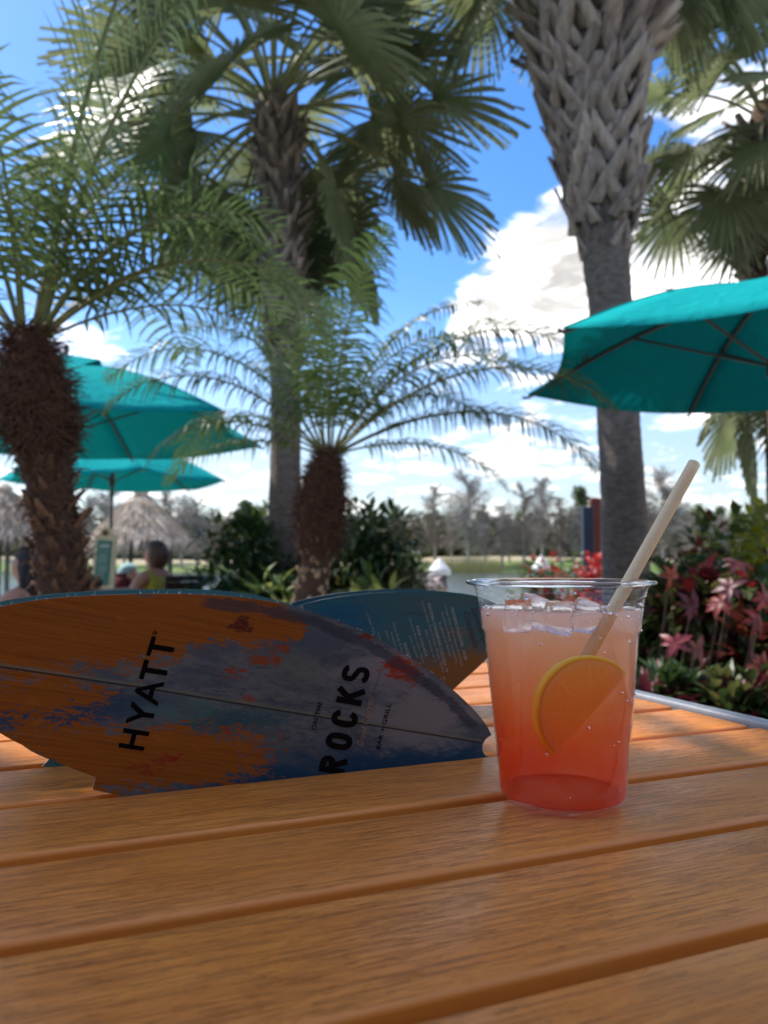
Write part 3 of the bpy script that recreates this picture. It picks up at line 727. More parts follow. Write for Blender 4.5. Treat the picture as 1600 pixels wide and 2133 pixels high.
# straw
m, t, p = mat_new('speckled_straw')
tcn = t.new('ShaderNodeTexCoord').outputs['Object']
colr = t.mix(t.ramp(t.noise(tcn, 1900, 3, .7), .35, .7), (.76, .54, .28), (.84, .66, .40))
colr = t.mix(t.ramp(t.noise(tcn, 2400, 2, .6), .66, .76), colr, (.34, .21, .09))
t.put(p.inputs['Base Color'], colr); p.inputs['Roughness'].default_value = .55
t.put(p.inputs['Normal'], t.bump(t.noise(tcn, 2600, 3, .6), .25, .0004))
s0, s1 = at(1290, 1247, .420), at(1446, 966, .452)
sd = (s1 - s0).normalized(); sb = s0 - sd * .052
prf = [(.0036, 0), (.0036, (s1 - sb).length), (.0031, (s1 - sb).length), (.0031, 0)]
st_ = MB().lathe([(.0036, i * (s1 - sb).length / 20) for i in range(21)] + [(.0030, (s1 - sb).length - i * (s1 - sb).length / 20) for i in range(21)], 32, close=True).build('drinking_straw', m, None, True)
st_.matrix_world = Matrix.Translation(sb) @ sd.to_track_quat('Z', 'Y').to_matrix().to_4x4()
tag(st_, 'beige speckled fibre straw leaning out of the drink cup', 'straw')

# ice
m, t, p = mat_new('ice')
tcn = t.new('ShaderNodeTexCoord').outputs['Object']
p.inputs['Base Color'].default_value = (.98, .95, .93, 1); p.inputs['Transmission Weight'].default_value = 1.0; p.inputs['Roughness'].default_value = .04; p.inputs['IOR'].default_value = 1.07
t.put(p.inputs['Normal'], t.bump(t.noise(tcn, 160, 4, .6), .5, .002))
icer = random.Random(11)
ICE = [(-.024, -.010, ZL - .0030, .0125, 'by the cup wall furthest from the straw'), (-.003, -.012, ZL - .0035, .0130, 'at the front of the drink surface'), (.013, .000, ZL - .0035, .0120, 'beside the straw'), (-.010, .016, ZL - .0025, .014, 'at the back of the drink surface')]
for x, y, z, s_, wh in ICE:
    b = bmesh.new(); bmesh.ops.create_cube(b, size=s_)
    bmesh.ops.subdivide_edges(b, edges=b.edges[:], cuts=3, use_grid_fill=True)
    sd_ = icer.random() * 50
    for q in b.verts:
        u = q.co.normalized(); k = .62
        q.co = q.co * (1 - k * .35) + u * s_ * .58 * k * .55
        q.co += Vector(mnoise.noise_vector(q.co * 90 + Vector((sd_, 0, 0)))) * .0016
    me = bpy.data.meshes.new('ice_cube'); b.to_mesh(me); b.free(); me.materials.append(m)
    me.polygons.foreach_set('use_smooth', [True] * len(me.polygons))
    o = link('ice_cube', me, None, CUP + Vector((x, y, z))); o.rotation_euler = (icer.uniform(-.5, .5), icer.uniform(-.5, .5), icer.uniform(0, 3))
    tag(o, 'clear rounded ice cube ' + wh + ', inside the plastic cup', 'ice cube', 'ice cubes in the drink')

# ================================================================== UMBRELLAS
m, t, p = mat_new('teal_canvas')
tcn = t.new('ShaderNodeTexCoord').outputs['Object']
cl = t.mix(t.ramp(t.noise(tcn, 2.5, 4, .6), .3, .7), (.008, .40, .415), (.012, .44, .45))
t.put(p.inputs['Base Color'], cl); p.inputs['Roughness'].default_value = .9; p.inputs['Specular IOR Level'].default_value = .04
t.put(p.inputs['Normal'], t.bump(t.noise(tcn, 9, 4, .55, .6), .5, .05))
tr = t.new('ShaderNodeBsdfTranslucent'); tr.inputs[0].default_value = (.004, .40, .41, 1)
ms = t.new('ShaderNodeMixShader'); ms.inputs[0].default_value = .36; t.put(ms.inputs[1], p.outputs[0]); t.put(ms.inputs[2], tr.outputs[0])
t.put(t.n['Material Output'].inputs['Surface'], ms.outputs[0])
CANVAS = m
POLE = pm('bronze_pole', (.055, .05, .045), (.08, .07, .06), 30, .45)


def umbrella(center, rimz, apexz, Rr, n, rot, label, vent=True, tilt=None):
    u = thing('patio_umbrella', label, 'umbrella', (center[0], center[1], 0))
    ax = Vector((0, 0, apexz)); NU, NV = 10, 8
    vr = .17 if vent else 0.0
    def corner(k): a = rot + 2 * math.pi * k / n; return Vector((Rr * math.cos(a), Rr * math.sin(a), rimz))
    def rib(k, u_):                                # rib bows slightly upward between apex and corner
        q = ax.lerp(corner(k), u_); q.z += .05 * math.sin(math.pi * u_) * Rr; return q
    for k in range(n):
        mb = MB(); vs = []
        for i in range(NU + 1):
            uu = vr + (1 - vr) * i / NU; A, B = rib(k, uu), rib(k + 1, uu)
            for j in range(NV + 1):
                v_ = j / NV; q = A.lerp(B, v_); sag = 4 * v_ * (1 - v_)
                q.z -= .035 * sag * uu * Rr
                cen = Vector((0, 0, q.z)); q = q + (cen - q) * (.055 * sag * uu ** 5)
                vs.append(q)
        mb.add(vs, [(i * (NV + 1) + j, i * (NV + 1) + j + 1, (i + 1) * (NV + 1) + j + 1, (i + 1) * (NV + 1) + j) for i in range(NU) for j in range(NV)])
        o = mb.build('canopy_panel', CANVAS, u, True)
        sm = o.modifiers.new('solid', 'SOLIDIFY'); sm.thickness = .003
    if vent:
        for k in range(n):
            mb = MB(); A, B = rib(k, .24), rib(k + 1, .24); top = ax + Vector((0, 0, .07)); up = Vector((0, 0, .055)); mid_ = (A + B) / 2 * .97 + up; mid_.z -= .015
            mb.add([top, A + up, mid_, B + up], [(0, 1, 2), (0, 2, 3)]); o = mb.build('vent_flap', CANVAS, u)
            sm = o.modifiers.new('solid', 'SOLIDIFY'); sm.thickness = .003
    for k in range(n):
        MB().tube([rib(k, i / 8) + Vector((0, 0, -.018)) for i in range(9)] + [corner(k) + (corner(k) - Vector((0, 0, rimz))).normalized() * .035 + Vector((0, 0, -.012))], .010, 6).build('rib', POLE, u)
        MB().tube([rib(k, vr + (1 - vr) * i / 10) + Vector((0, 0, .003)) for i in range(11)], .006, 6).build('seam', CANVAS, u)
        MB().tube([Vector((0, 0, rimz - .02)), rib(k, .52) + Vector((0, 0, -.025))], .008, 6).build('strut', POLE, u)
    MB().tube([(0, 0, .02), (0, 0, apexz + .05)], .022, 12).build('pole', POLE, u)
    MB().tube([(0, 0, rimz - .07), (0, 0, rimz + .02)], .04, 12).build('runner_hub', POLE, u)
    MB().lathe([(.001, apexz + .16), (.018, apexz + .15), (.026, apexz + .125), (.018, apexz + .10), (.012, apexz + .06)], 12).build('finial', POLE, u, True)
    MB().lathe([(.30, 0.0), (.30, .05), (.27, .075), (.06, .09), (.045, .16), (.025, .17)], 28).build('base', POLE, u, True)
    return u


umbrella((2.07, 4.02), CAMZ + 1.05, CAMZ + 1.48, 1.40, 6, math.atan2(4.89 - 4.0, .99 - 2.05) + R(6), 'teal umbrella beside the red-leaved shrubs, seen from below', False)
umbrella((-2.60, 6.2), CAMZ + 1.06, CAMZ + 1.62, 1.69, 6, R(30), 'large teal umbrella with vented top behind the shaggy date palm')
umbrella((-3.55, 10.0), CAMZ + 1.06, CAMZ + 1.62, 1.45, 6, R(3), 'teal umbrella with menu sign at its pole, standing beyond the larger vented one')

# ================================================================== PALMS
LEAF_D = pm('date_palm_leaf', (.085, .14, .042), (.13, .19, .07), 8, .38, spec=.5, trans=.42, vary=.25)
LEAF_F = pm('fan_palm_leaf', (.165, .20, .085), (.25, .275, .14), 5, .5, spec=.35, trans=.44, vary=.3)
LEAF_DRY = pm('dry_fan_leaf', (.28, .22, .12), (.20, .15, .08), 8, .8, trans=.25)
STALK = pm('palm_stalk', (.13, .17, .05), (.20, .20, .07), 20, .5)
FIBRE = pm('palm_fibre', (.065, .028, .014), (.11, .05, .025), 30, .9, vary=.3)
BASE_T = pm('tan_leaf_base', (.20, .105, .05), (.075, .04, .022), 25, .85, .5, 80, vary=.45)
BASE_G = pm('grey_leaf_base', (.47, .40, .33), (.23, .175, .135), 22, .85, .9, 90, (1, 1, .18), vary=.4, bdist=.02)
BARK_D = pm('dark_fibrous_bark', (.055, .028, .016), (.10, .055, .03), 30, .95, .9, 90, (1, 1, .4), bdist=.03)
BARK_S = pm('grey_palm_bark', (.31, .255, .21), (.165, .135, .11), 16, .9, 1.0, 60, (1, 1, 2.2), bdist=.03)
BARK_R = pm('brown_boot_bark', (.14, .08, .045), (.08, .045, .028), 12, .9, .8, 45, bdist=.03)


def pinnate(mb, az, elev, L, droop, nl, ll, lw_, rg, base=Vector((0, 0, 0)), vee=.22, hang=1.15):
    """one feather frond: rachis (slot 0) and two rows of folded, hanging leaflets (slot 1)"""
    N = 22; pts = [Vector(base)]; dirs = []
    h = Vector((math.cos(az), math.sin(az), 0)); e = elev
    for i in range(N):
        d = h * math.cos(e) + Vector((0, 0, math.sin(e))); dirs.append(d)
        pts.append(pts[-1] + d * (L / N)); u = i / N
        e -= droop / N * (.45 + 1.3 * u)
    dirs.append(dirs[-1])
    mb.m = 0; mb.tube(pts, [.009 * (1 - .82 * i / N) * (L / 1.3) for i in range(N + 1)], 5)
    mb.m = 1; side0 = Vector((-math.sin(az), math.cos(az), 0))
    for i in range(nl):
        u = .16 + .84 * (i + rg.random() * .4) / nl
        f = min(u * N, N - .001); k = int(f); P = pts[k].lerp(pts[k + 1], f - k); T = dirs[k]
        nrm = side0.cross(T); nrm = nrm if nrm.z > 0 else -nrm
        env = math.sin(math.pi * min(1, (u - .08) / .92 * .86 + .14)) ** .55
        for sg in (-1, 1):
            ln = ll * 1.22 * env * rg.uniform(.8, 1.1); sw = lw_ * rg.uniform(.8, 1.15)
            fw = .28 + .55 * u ** 2 + rg.uniform(-.12, .12)
            d = (side0 * sg + T * fw + nrm * (vee + rg.uniform(-.15, .15))).normalized()
            q = P.copy(); segs = 4; row = []; hg = hang * rg.uniform(.6, 1.5)
            for s_ in range(segs + 1):
                wdt = sw * (.55, 1.0, .9, .6, .05)[s_]
                wv = d.cross(nrm).normalized() * wdt * .5
                row.append((q - wv, q + wv)); q = q + d * (ln / segs)
                d = (d + Vector((0, 0, -hg * (.25 + .55 * s_ / segs)))).normalized()
            vs = [a for r_ in row for a in r_]
            mb.add(vs, [(2 * s_, 2 * s_ + 1, 2 * s_ + 3, 2 * s_ + 2) for s_ in range(segs)])
    return mb


def fan(mb, az, elev, pet, RL_, rg, base, droop=.5, nseg=44, tipdroop=.9, spread=R(125)):
    """one fan frond: stalk (slot 0) and a pleated, split blade with hanging tips (slot 1)"""
    h = Vector((math.cos(az), math.sin(az), 0)); N = 8; pts = [Vector(base)]; e = elev
    for i in range(N):
        pts.append(pts[-1] + (h * math.cos(e) + Vector((0, 0, math.sin(e)))) * (pet / N)); e -= droop / N
    mb.m = 0; mb.tube(pts, [.02 - .009 * i / N for i in range(N + 1)], 5)
    mb.m = 1; T = (h * math.cos(e) + Vector((0, 0, math.sin(e)))).normalized(); S = Vector((-math.sin(az), math.cos(az), 0)); U = S.cross(T)
    roll = rg.uniform(-.5, .5); S, U = S * math.cos(roll) + U * math.sin(roll), U * math.cos(roll) - S * math.sin(roll)
    hub = pts[-1]
    for i in range(nseg):
        a = -spread + 2 * spread * (i + .5) / nseg; da = spread / nseg
        ln = RL_ * (1 - .28 * abs(a) / spread) * rg.uniform(.9, 1.08)
        d = (T * math.cos(a) + S * math.sin(a)).normalized(); cost = .5 * math.cos(a)
        q = hub.copy(); row = []; segs = 5; tdp = tipdroop * rg.uniform(.5, 1.5); up = U * (.012 if i % 2 else -.012)
        for s_ in range(segs + 1):
            r_ = s_ / segs; half_ = ln * r_ * math.tan(da) * 1.02 if r_ < .55 else ln * .55 * math.tan(da) * (1 - (r_ - .55) / .45) * 1.02
            wv = d.cross(U).normalized() * max(half_, .0015)
            row += [q - wv - up * min(1, r_ * 2), q + wv + up * min(1, r_ * 2)]
            q = q + d * (ln / segs)
            d = (d + Vector((0, 0, -1)) * (tdp * (.08 + .75 * r_ ** 2)) * .55 - U * .03).normalized()
        mb.add(row, [(2 * s_, 2 * s_ + 1, 2 * s_ + 3, 2 * s_ + 2) for s_ in range(segs)])
    return mb


def stub_mesh(name, w0, w1, h, out, th, mat):      # a leaf base: broad foot on the trunk (x = tangent, y = outward, z = up), narrowing and leaning out
    mb = MB(); rows = [(w0, 0, -th * .5), (w0 * .85, h * .3, out * .25), (w1 * 1.2, h * .7, out * .7), (w1, h, out)]
    vs = []
    for wd, z, o in rows: vs += [(-wd / 2, o - th * .4, z), (0, o + th * .6, z), (wd / 2, o - th * .4, z), (0, o - th, z)]
    fs = [(i * 4 + k, i * 4 + (k + 1) % 4, (i + 1) * 4 + (k + 1) % 4, (i + 1) * 4 + k) for i in range(3) for k in range(4)] + [(12, 13, 14, 15)]
    mb.add(vs, fs); return mb.mesh(name, mat, True)


def vee_mesh(name, W, h, out, th, mat):            # a split leaf base: two legs straddling the trunk that meet in a protruding stub
    mb = MB()
    for sg in (-1, 1):
        pth = [(sg * W * .5, 0, 0), (sg * W * .33, out * .45, h * .38), (sg * W * .12, out * .8, h * .72), (sg * W * .03, out * 1.05, h)]
        wd = [.115, .105, .085, .05]
        vs = []
        for (x, o, z), q in zip(pth, wd): vs += [(x - q * .5, o - th, z - .01), (x - q * .35, o + th * .5, z), (x + q * .35, o + th * .5, z), (x + q * .5, o - th, z + .01)]
        mb.add(vs, [(i * 4 + k, i * 4 + (k + 1) % 4, (i + 1) * 4 + (k + 1) % 4, (i + 1) * 4 + k) for i in range(3) for k in range(4)] + [(12, 13, 14, 15)])
    return mb.mesh(name, mat, True)


def trunk_pts(path):                               # [(x, y, z, r)] -> interpolator
    def f(z):
        for a, b in zip(path[:-1], path[1:]):
            if z <= b[2]:
                u = (z - a[2]) / (b[2] - a[2]); return Vector((a[0] + (b[0] - a[0]) * u, a[1] + (b[1] - a[1]) * u, z)), a[3] + (b[3] - a[3]) * u
        return Vector(path[-1][:3]), path[-1][3]
    return f


def trunk_mesh(path, rg, amp=.04, step=.05, n=22):
    f = trunk_pts(path); z0, z1 = path[0][2], path[-1][2]; k = max(4, int((z1 - z0) / step)); mb = MB(); vs = []
    for i in range(k + 1):
        c, r_ = f(z0 + (z1 - z0) * i / k)
        for j in range(n):
            a = 2 * math.pi * j / n; d = Vector((math.cos(a), math.sin(a), 0))
            q = 1 + amp * mnoise.noise(Vector((d.x * 2.2, d.y * 2.2, c.z * 9))) + amp * .5 * ((i % 2) - .5)
            vs.append(c + d * r_ * q)
    mb.add(vs, [(i * n + j, i * n + (j + 1) % n, (i + 1) * n + (j + 1) % n, (i + 1) * n + j) for i in range(k) for j in range(n)] + [tuple(k * n + j for j in range(n))])
    return mb, f


def stubs(parent, name, meshes, f, z0, z1, dz, per, rg, tilt=.25, jit=.3, sc=(1, 1), skip=0.0):
    k = int((z1 - z0) / dz)
    for i in range(k):
        for j in range(per):
            if rg.random() < skip: continue
            z = z0 + dz * (i + rg.uniform(-jit, jit)); a = 2 * math.pi * (j + .5 * (i % 2) + rg.uniform(-jit, jit) * .35) / per
            c, r_ = f(z); d = Vector((math.cos(a), math.sin(a), 0)); tn = Vector((-math.sin(a), math.cos(a), 0))
            s_ = rg.uniform(*sc)
            M = Matrix(((-tn.x * s_, d.x * s_, 0, c.x + d.x * r_ * .94), (-tn.y * s_, d.y * s_, 0, c.y + d.y * r_ * .94), (0, 0, s_, c.z), (0, 0, 0, 1)))
            M = M @ Matrix.Rotation(rg.uniform(-.2, .2) * jit * 3, 4, 'Y') @ Matrix.Rotation(-tilt * rg.uniform(.2, 1.3), 4, 'X')
            link(name, rg.choice(meshes), parent, mw=M)


def fibres(parent, f, z0, z1, count, rg, ln=.08, mat=None):
    mb = MB()
    for i in range(count):
        z = rg.uniform(z0, z1); a = rg.uniform(0, 2 * math.pi); c, r_ = f(z); d = Vector((math.cos(a), math.sin(a), 0)); tn = Vector((-math.sin(a), math.cos(a), 0))
        q = c + d * r_ * rg.uniform(.92, 1.02); dr = (d * rg.uniform(.1, .6) + tn * rg.uniform(-1, 1) + Vector((0, 0, rg.uniform(-.8, .9)))).normalized(); l_ = ln * rg.uniform(.4, 1.3); row = []
        for s_ in range(4):
            wv = dr.cross(d).normalized() * .0035 * (1 - s_ / 3.6); row += [q - wv, q + wv]; q = q + dr * l_ / 3; dr = (dr + Vector((0, 0, -.35)) - d * .15).normalized()
        mb.add(row, [(2 * s_, 2 * s_ + 1, 2 * s_ + 3, 2 * s_ + 2) for s_ in range(3)])
    o = mb.build('trunk_fibre', mat or FIBRE, parent); o['kind'] = 'stuff'


STUB1 = stub_mesh('leaf_base', .050, .026, .065, .030, .012, BASE_T); STUB2 = stub_mesh('leaf_base', .060, .020, .085, .045, .014, BASE_T)
BASE_TAN = pm('pale_tan_leaf_base', (.46, .33, .21), (.26, .17, .10), 25, .85, .5, 80, vary=.35)
STUBT = stub_mesh('leaf_base', .062, .036, .05, .012, .012, BASE_TAN); STUBT2 = stub_mesh('leaf_base', .075, .03, .055, .016, .014, BASE_TAN)
VEE1 = vee_mesh('leaf_base', .22, .30, .085, .010, BASE_G); VEE2 = vee_mesh('leaf_base', .26, .36, .12, .012, BASE_G)
BOOT = stub_mesh('leaf_base', .17, .075, .26, .13, .022, BASE_G); BOOTB = stub_mesh('leaf_base', .10, .05, .15, .06, .03, BARK_R)


def date_palm(loc, path, fronds, label, seed, bulge, group='feather-leaved date palms', dens=46, hang=1.15, lw_=.019, leaf=None, bases=None, lowfib=1500):
    rg = random.Random(seed); t_ = thing('date_palm', label, 'palm tree', loc, group=group)
    mb, f = trunk_mesh(path, rg, .06); mb.build('trunk', BARK_D, t_, True)
    ztop = path[-1][2]
    stubs(t_, 'leaf_base', bases or [STUB1, STUB2], f, path[0][2] + .02, bulge, .045, 9, rg, .16, .85, (.45, .85), .15)
    fibres(t_, f, bulge - .06, ztop, 2600, rg, .09); fibres(t_, f, path[0][2], bulge - .03, lowfib, rg, .08)
    top = Vector(path[-1][:3])
    for (az, el, L, dr, ll) in fronds:
        mb = MB(); pinnate(mb, R(az), R(el), L, dr, int(dens * L / 1.3), ll, lw_, rg, top + Vector((math.cos(R(az)) * .03, math.sin(R(az)) * .03, -.03)), hang=hang)
        mb.build('frond', [STALK, leaf or LEAF_D], t_)
    return t_


rg = random.Random(21)
# shaggy palm with the crooked trunk, near
L0 = at(135, 1240, 2.5); tp = lambda x, y, Y, r_: (lambda q: (q.x - L0.x, q.y - L0.y, q.z, r_))(at(x, y, Y))
pathL = [(tp(140, 1240, 2.5, .09)[0], 0, 0, .10), tp(135, 1240, 2.5, .078), tp(122, 1120, 2.5, .074), tp(102, 1010, 2.5, .070), tp(88, 930, 2.5, .084), tp(80, 875, 2.5, .110), tp(72, 820, 2.5, .106), tp(66, 760, 2.5, .080), tp(62, 715, 2.5, .058), tp(62, 690, 2.5, .04)]
frL = [(8, 78, 1.55, .55, .30), (20, 66, 1.25, 1.5, .30), (-12, 60, 1.15, 1.9, .29), (12, 50, 1.35, 2.0, .28), (-2, 42, 1.3, 1.7, .27), (-36, 68, 1.0, 1.9, .28), (40, 50, 1.3, 1.5, .28), (168, 74, 1.3, .8, .30), (190, 60, 1.2, 1.5, .28), (16, 84, 1.75, .35, .30),
       (160, 48, 1.2, 1.5, .27), (205, 40, 1.1, 1.4, .27), (100, 70, 1.2, 1.2, .27), (70, 82, 1.4, .8, .29), (80, 45, 1.2, 1.5, .26), (-95, 82, .9, 1.8, .26), (25, 34, 1.15, 1.4, .25), (178, 86, 1.2, .5, .27)]
frL = [(az, el, L * (.85 if abs(az) < 46 and el < 76 else 1.15), dr, ll) for az, el, L, dr, ll in frL]
date_palm((L0.x, L0.y, 0), pathL, frL, 'date palm with thick shaggy reddish-brown trunk in front of the teal umbrellas', 5, tp(95, 905, 2.5, 0)[2], dens=34, hang=.5, lw_=.0145)
# smaller palm between the dark shrubs
C0 = at(650, 1240, 4.0); tp2 = lambda x, y, r_: (lambda q: (q.x - C0.x, q.y - C0.y, q.z, r_))(at(x, y, 4.0))
pathC = [(tp2(640, 1240, 0)[0] - .06, 0, 0, .12), tp2(645, 1250, .088), tp2(658, 1180, .076), tp2(664, 1140, .084), tp2(666, 1110, .114), tp2(668, 1060, .122), tp2(672, 1010, .105), tp2(678, 975, .078), tp2(683, 950, .045), tp2(684, 935, .03)]
frC = [(178, 62, 1.45, 1.9, .30), (160, 72, 1.3, 1.4, .24), (190, 50, 1.3, 1.8, .23), (150, 40, 1.2, 1.7, .22), (200, 30, 1.0, 1.6, .2), (5, 60, 1.7, 1.7, .29), (-6, 44, 1.65, 1.6, .28), (12, 30, 1.65, 1.4, .26), (-20, 56, 1.3, 1.8, .26), (30, 50, 1.2, 1.6, .22), (2, 16, 1.0, 1.2, .2), (20, 74, 1.35, 1.2, .25), (-30, 70, 1.1, 1.8, .23), (90, 80, 1.3, .9, .24),
       (120, 64, 1.25, 1.3, .23), (-90, 84, .8, 1.2, .18), (135, 84, 1.3, .7, .24), (-50, 86, 1.2, .8, .24), (172, 20, .95, 1.3, .2)]
date_palm((C0.x, C0.y, 0), pathC, frC, 'date palm with smooth dark bulging trunk top and tan foot between the dark shrubs', 8, tp2(664, 1128, 0)[2], bases=[STUBT, STUBT2], lowfib=0, dens=48, hang=1.05, lw_=.0125, leaf=pm('date_palm_leaf_dark', (.07, .12, .03), (.105, .165, .05), 8, .4, spec=.35, trans=.34, vary=.25))


def fan_palm(loc, path, label, seed, ncrown, RLp, boots=None, smooth=True, bark=None, extra=(), elevs=(80, -50), pet=1.0, group='fan-leaved palms', clear=False):
    rg = random.Random(seed); t_ = thing('fan_palm', label, 'palm tree', loc, group=group)
    mb, f = trunk_mesh(path, rg, .035, .045, 26); mb.build('trunk', bark or BARK_S, t_, True)
    if boots:
        for (z0, z1, dz, per, meshes, tilt, sc) in boots: stubs(t_, 'leaf_base', meshes, f, z0, z1, dz, per, rg, tilt, .28, sc)
    top = Vector(path[-1][:3])
    for i in range(ncrown):
        az = i * 2.39996 + rg.uniform(-.25, .25); u = (i + .5) / ncrown
        el = R(elevs[0] + (elevs[1] - elevs[0]) * u + rg.uniform(-9, 9))
        if clear and math.sin(az) < -.25 and el < R(12): continue
        mb = MB(); fan(mb, az, el, pet * rg.uniform(.8, 1.15), RLp * rg.uniform(.85, 1.1), rg, top + Vector((math.cos(az) * .06, math.sin(az) * .06, -.35 * u)), .5 + .5 * u, tipdroop=.6 + .8 * u)
        mb.build('frond', [STALK, LEAF_F], t_)
    for (az, el, pt, rl, dr, td) in extra:
        mb = MB(); fan(mb, R(az), R(el), pt, rl, rg, top + Vector((0, 0, -.3)), dr, tipdroop=td); mb.build('frond', [STALK, LEAF_F], t_)
    return t_


# tall palm behind the smaller date palm
S0 = at(595, 1200, 6.7); q_ = lambda x, y, r_: (lambda q: (q.x - S0.x, q.y - S0.y, q.z, r_))(at(x, y, 6.7))
pS = [(q_(592, 1200, 0)[0], 0, 0, .21), q_(592, 1200, .165), q_(594, 1000, .135), q_(596, 800, .135), q_(592, 700, .145), q_(590, 560, .165), q_(585, 420, .175), q_(578, 300, .18), q_(572, 230, .18), q_(570, 190, .12)]
fan_palm((S0.x, S0.y, 0), pS, 'tall fan palm with grey trunk rising behind the smaller date palm', 31, 62, .86, [(q_(0, 760, 0)[2], q_(0, 230, 0)[2], .12, 8, [BOOT, BOOT, VEE1], .28, (.55, .85))], extra=((8, -45, 1.25, .8, .5, 1.0), (175, -35, 1.1, .8, .5, 1.0), (5, -5, 1.5, .9, .6, 1.0), (-8, 25, 1.5, .9, .8, 1.0), (188, 10, 1.4, .9, .7, 1.0), (172, 35, 1.4, .9, .8, 1.0)), elevs=(82, -42), pet=1.05, clear=True)
# large palm with criss-cross boots, close on the other side
T0 = at(1312, 1300, 5.8); q2 = lambda x, y, r_: (lambda q: (q.x - T0.x, q.y - T0.y, q.z, r_ * 1.28))(at(x, y, 5.8))
pT = [(q2(1318, 1480, 0)[0], 0, 0, .19), q2(1314, 1440, .150), q2(1308, 1250, .140), q2(1296, 1000, .128), q2(1284, 800, .122), q2(1272, 640, .128), q2(1260, 520, .140), q2(1256, 470, .150), q2(1250, 400, .175), q2(1240, 300, .205), q2(1232, 150, .265), q2(1230, 0, .30), q2(1230, -250, .30), q2(1230, -400, .24), q2(1230, -470, .12)]
fan_palm((T0.x, T0.y, 0), pT, 'fan palm trunk with criss-cross grey leaf boots beside the navy sign board', 47, 22, .85, [(q2(0, 535, 0)[2], q2(0, 470, 0)[2], .075, 6, [VEE1, BOOT], .02, (.42, .75)), (q2(0, 475, 0)[2], q2(0, 130, 0)[2], .135, 7, [VEE1, VEE2, VEE1], .18, (1.05, 1.35)), (q2(0, 150, 0)[2], q2(0, -420, 0)[2], .14, 12, [BOOT, BOOT, VEE2], .40, (1.1, 1.6))], elevs=(70, -18), pet=1.3,
         extra=((170, -48, 1.5, .9, .4, 1.1), (150, -40, 1.5, .9, .4, 1.1), (20, -48, 1.5, .9, .4, 1.1), (5, -40, 1.6, .9, .4, 1.1)))
# palm at the edge of the view
V0 = at(1620, 1200, 7.2); q3 = lambda x, y, r_: (lambda q: (q.x - V0.x, q.y - V0.y, q.z, r_))(at(x, y, 7.2))
pV = [(q3(1660, 1200, 0)[0], 0, 0, .2), q3(1655, 1100, .16), q3(1630, 800, .15), q3(1592, 600, .17), q3(1590, 520, .22), q3(1590, 400, .225), q3(1592, 300, .205), q3(1594, 250, .15), q3(1594, 215, .1)]
fan_palm((V0.x, V0.y, 0), pV, 'fan palm with brown stubbly trunk rising above the teal umbrella seen from below', 53, 26, .75, [(q3(0, 600, 0)[2], q3(0, 260, 0)[2], .075, 13, [BOOTB, BOOTB, BOOT], .35, (.7, 1.0))], bark=BARK_R, elevs=(80, -30), pet=.95, extra=((200, -62, 1.05, .62, .3, .8), (185, -20, 1.0, .75, .5, 1.0), (160, 5, 1.1, .75, .6, 1.0)))
# unseen palm, added so that its dense crown shades this end of the table
SHC = tb(.30, -.66) + SUN_DIR * ((4.75 - TOPZ) / SUN_DIR.z)
fan_palm((SHC.x, SHC.y, 0), [(0, 0, 0, .17), (0, 0, 1.0, .14), (.02, 0, 2.6, .14), (0, 0, 4.2, .18), (0, 0, 4.85, .16)], 'unseen fan palm added so its dense crown shades the table with the drink', 67, 54, .72, [(3.0, 4.7, .13, 8, [BOOT, VEE1], .35, (.8, 1.0))], elevs=(85, -22), pet=.38)
# low palm behind the umbrella
X0 = at(1625, 1200, 8.5); q4 = lambda x, y, r_: (lambda q: (q.x - X0.x, q.y - X0.y, q.z, r_))(at(x, y, 8.5))
fan_palm((X0.x, X0.y, 0), [(0, 0, 0, .17), q4(1625, 1000, .14), q4(1622, 800, .16), q4(1620, 740, .14), q4(1620, 700, .1)], 'low fan palm half hidden by the teal umbrella seen from below', 61, 18, .75, None, elevs=(75, -50), pet=.75)

# ================================================================== UNSEEN BAR BUILDING, added to darken faces turned towards the camera
BW = pm('tan_clapboard', (.42, .32, .22), (.34, .255, .175), 3, .7, .3, 20, (.3, 1, 6)); BT_ = pm('dark_trim', (.05, .035, .028), None, rough=.6)
bb = thing('shade_building', 'unseen tan clapboard bar building with deep eave, added behind the table to block light', 'building', (0, -3.9, 0))
MB().box((0, -.2, 1.75), (18, .3, 3.5)).build('wall', BW, bb)
MB().add([(-9.6, 1.15, 3.05), (9.6, 1.15, 3.05), (9.6, -3.5, 5.2), (-9.6, -3.5, 5.2), (-9.6, 1.15, 3.2), (9.6, 1.15, 3.2), (9.6, -3.5, 5.35), (-9.6, -3.5, 5.35)], [(0, 3, 2, 1), (4, 5, 6, 7), (0, 1, 5, 4), (2, 3, 7, 6), (1, 2, 6, 5), (3, 0, 4, 7)]).build('roof', BT_, bb)
for k in range(14): MB().box((0, -.035, .2 + .24 * k), (17.9, .03, .21), Matrix.Rotation(R(4), 3, 'X')).build('clapboard', BW, bb)
GLZ = pm('dark_window_glass', (.02, .025, .03), None, rough=.08)
for x in (-6.5, -3.8, 3.8, 6.5):
    wn_ = MB().box((x, .0, 1.7), (1.5, .09, 1.4)).build('window', BT_, bb); MB().box((x, .05, 1.7), (1.34, .01, 1.24)).build('pane', GLZ, wn_)
dn_ = MB().box((0.6, .0, 1.06), (1.1, .09, 2.1)).build('door', BT_, bb); MB().box((.6, .05, 1.35), (.8, .01, 1.2)).build('pane', GLZ, dn_); MB().tube([(1.0, .06, 1.0), (1.0, .12, 1.0), (1.0, .12, 1.15), (1.0, .06, 1.15)], .012, 8).build('handle', METAL, dn_)
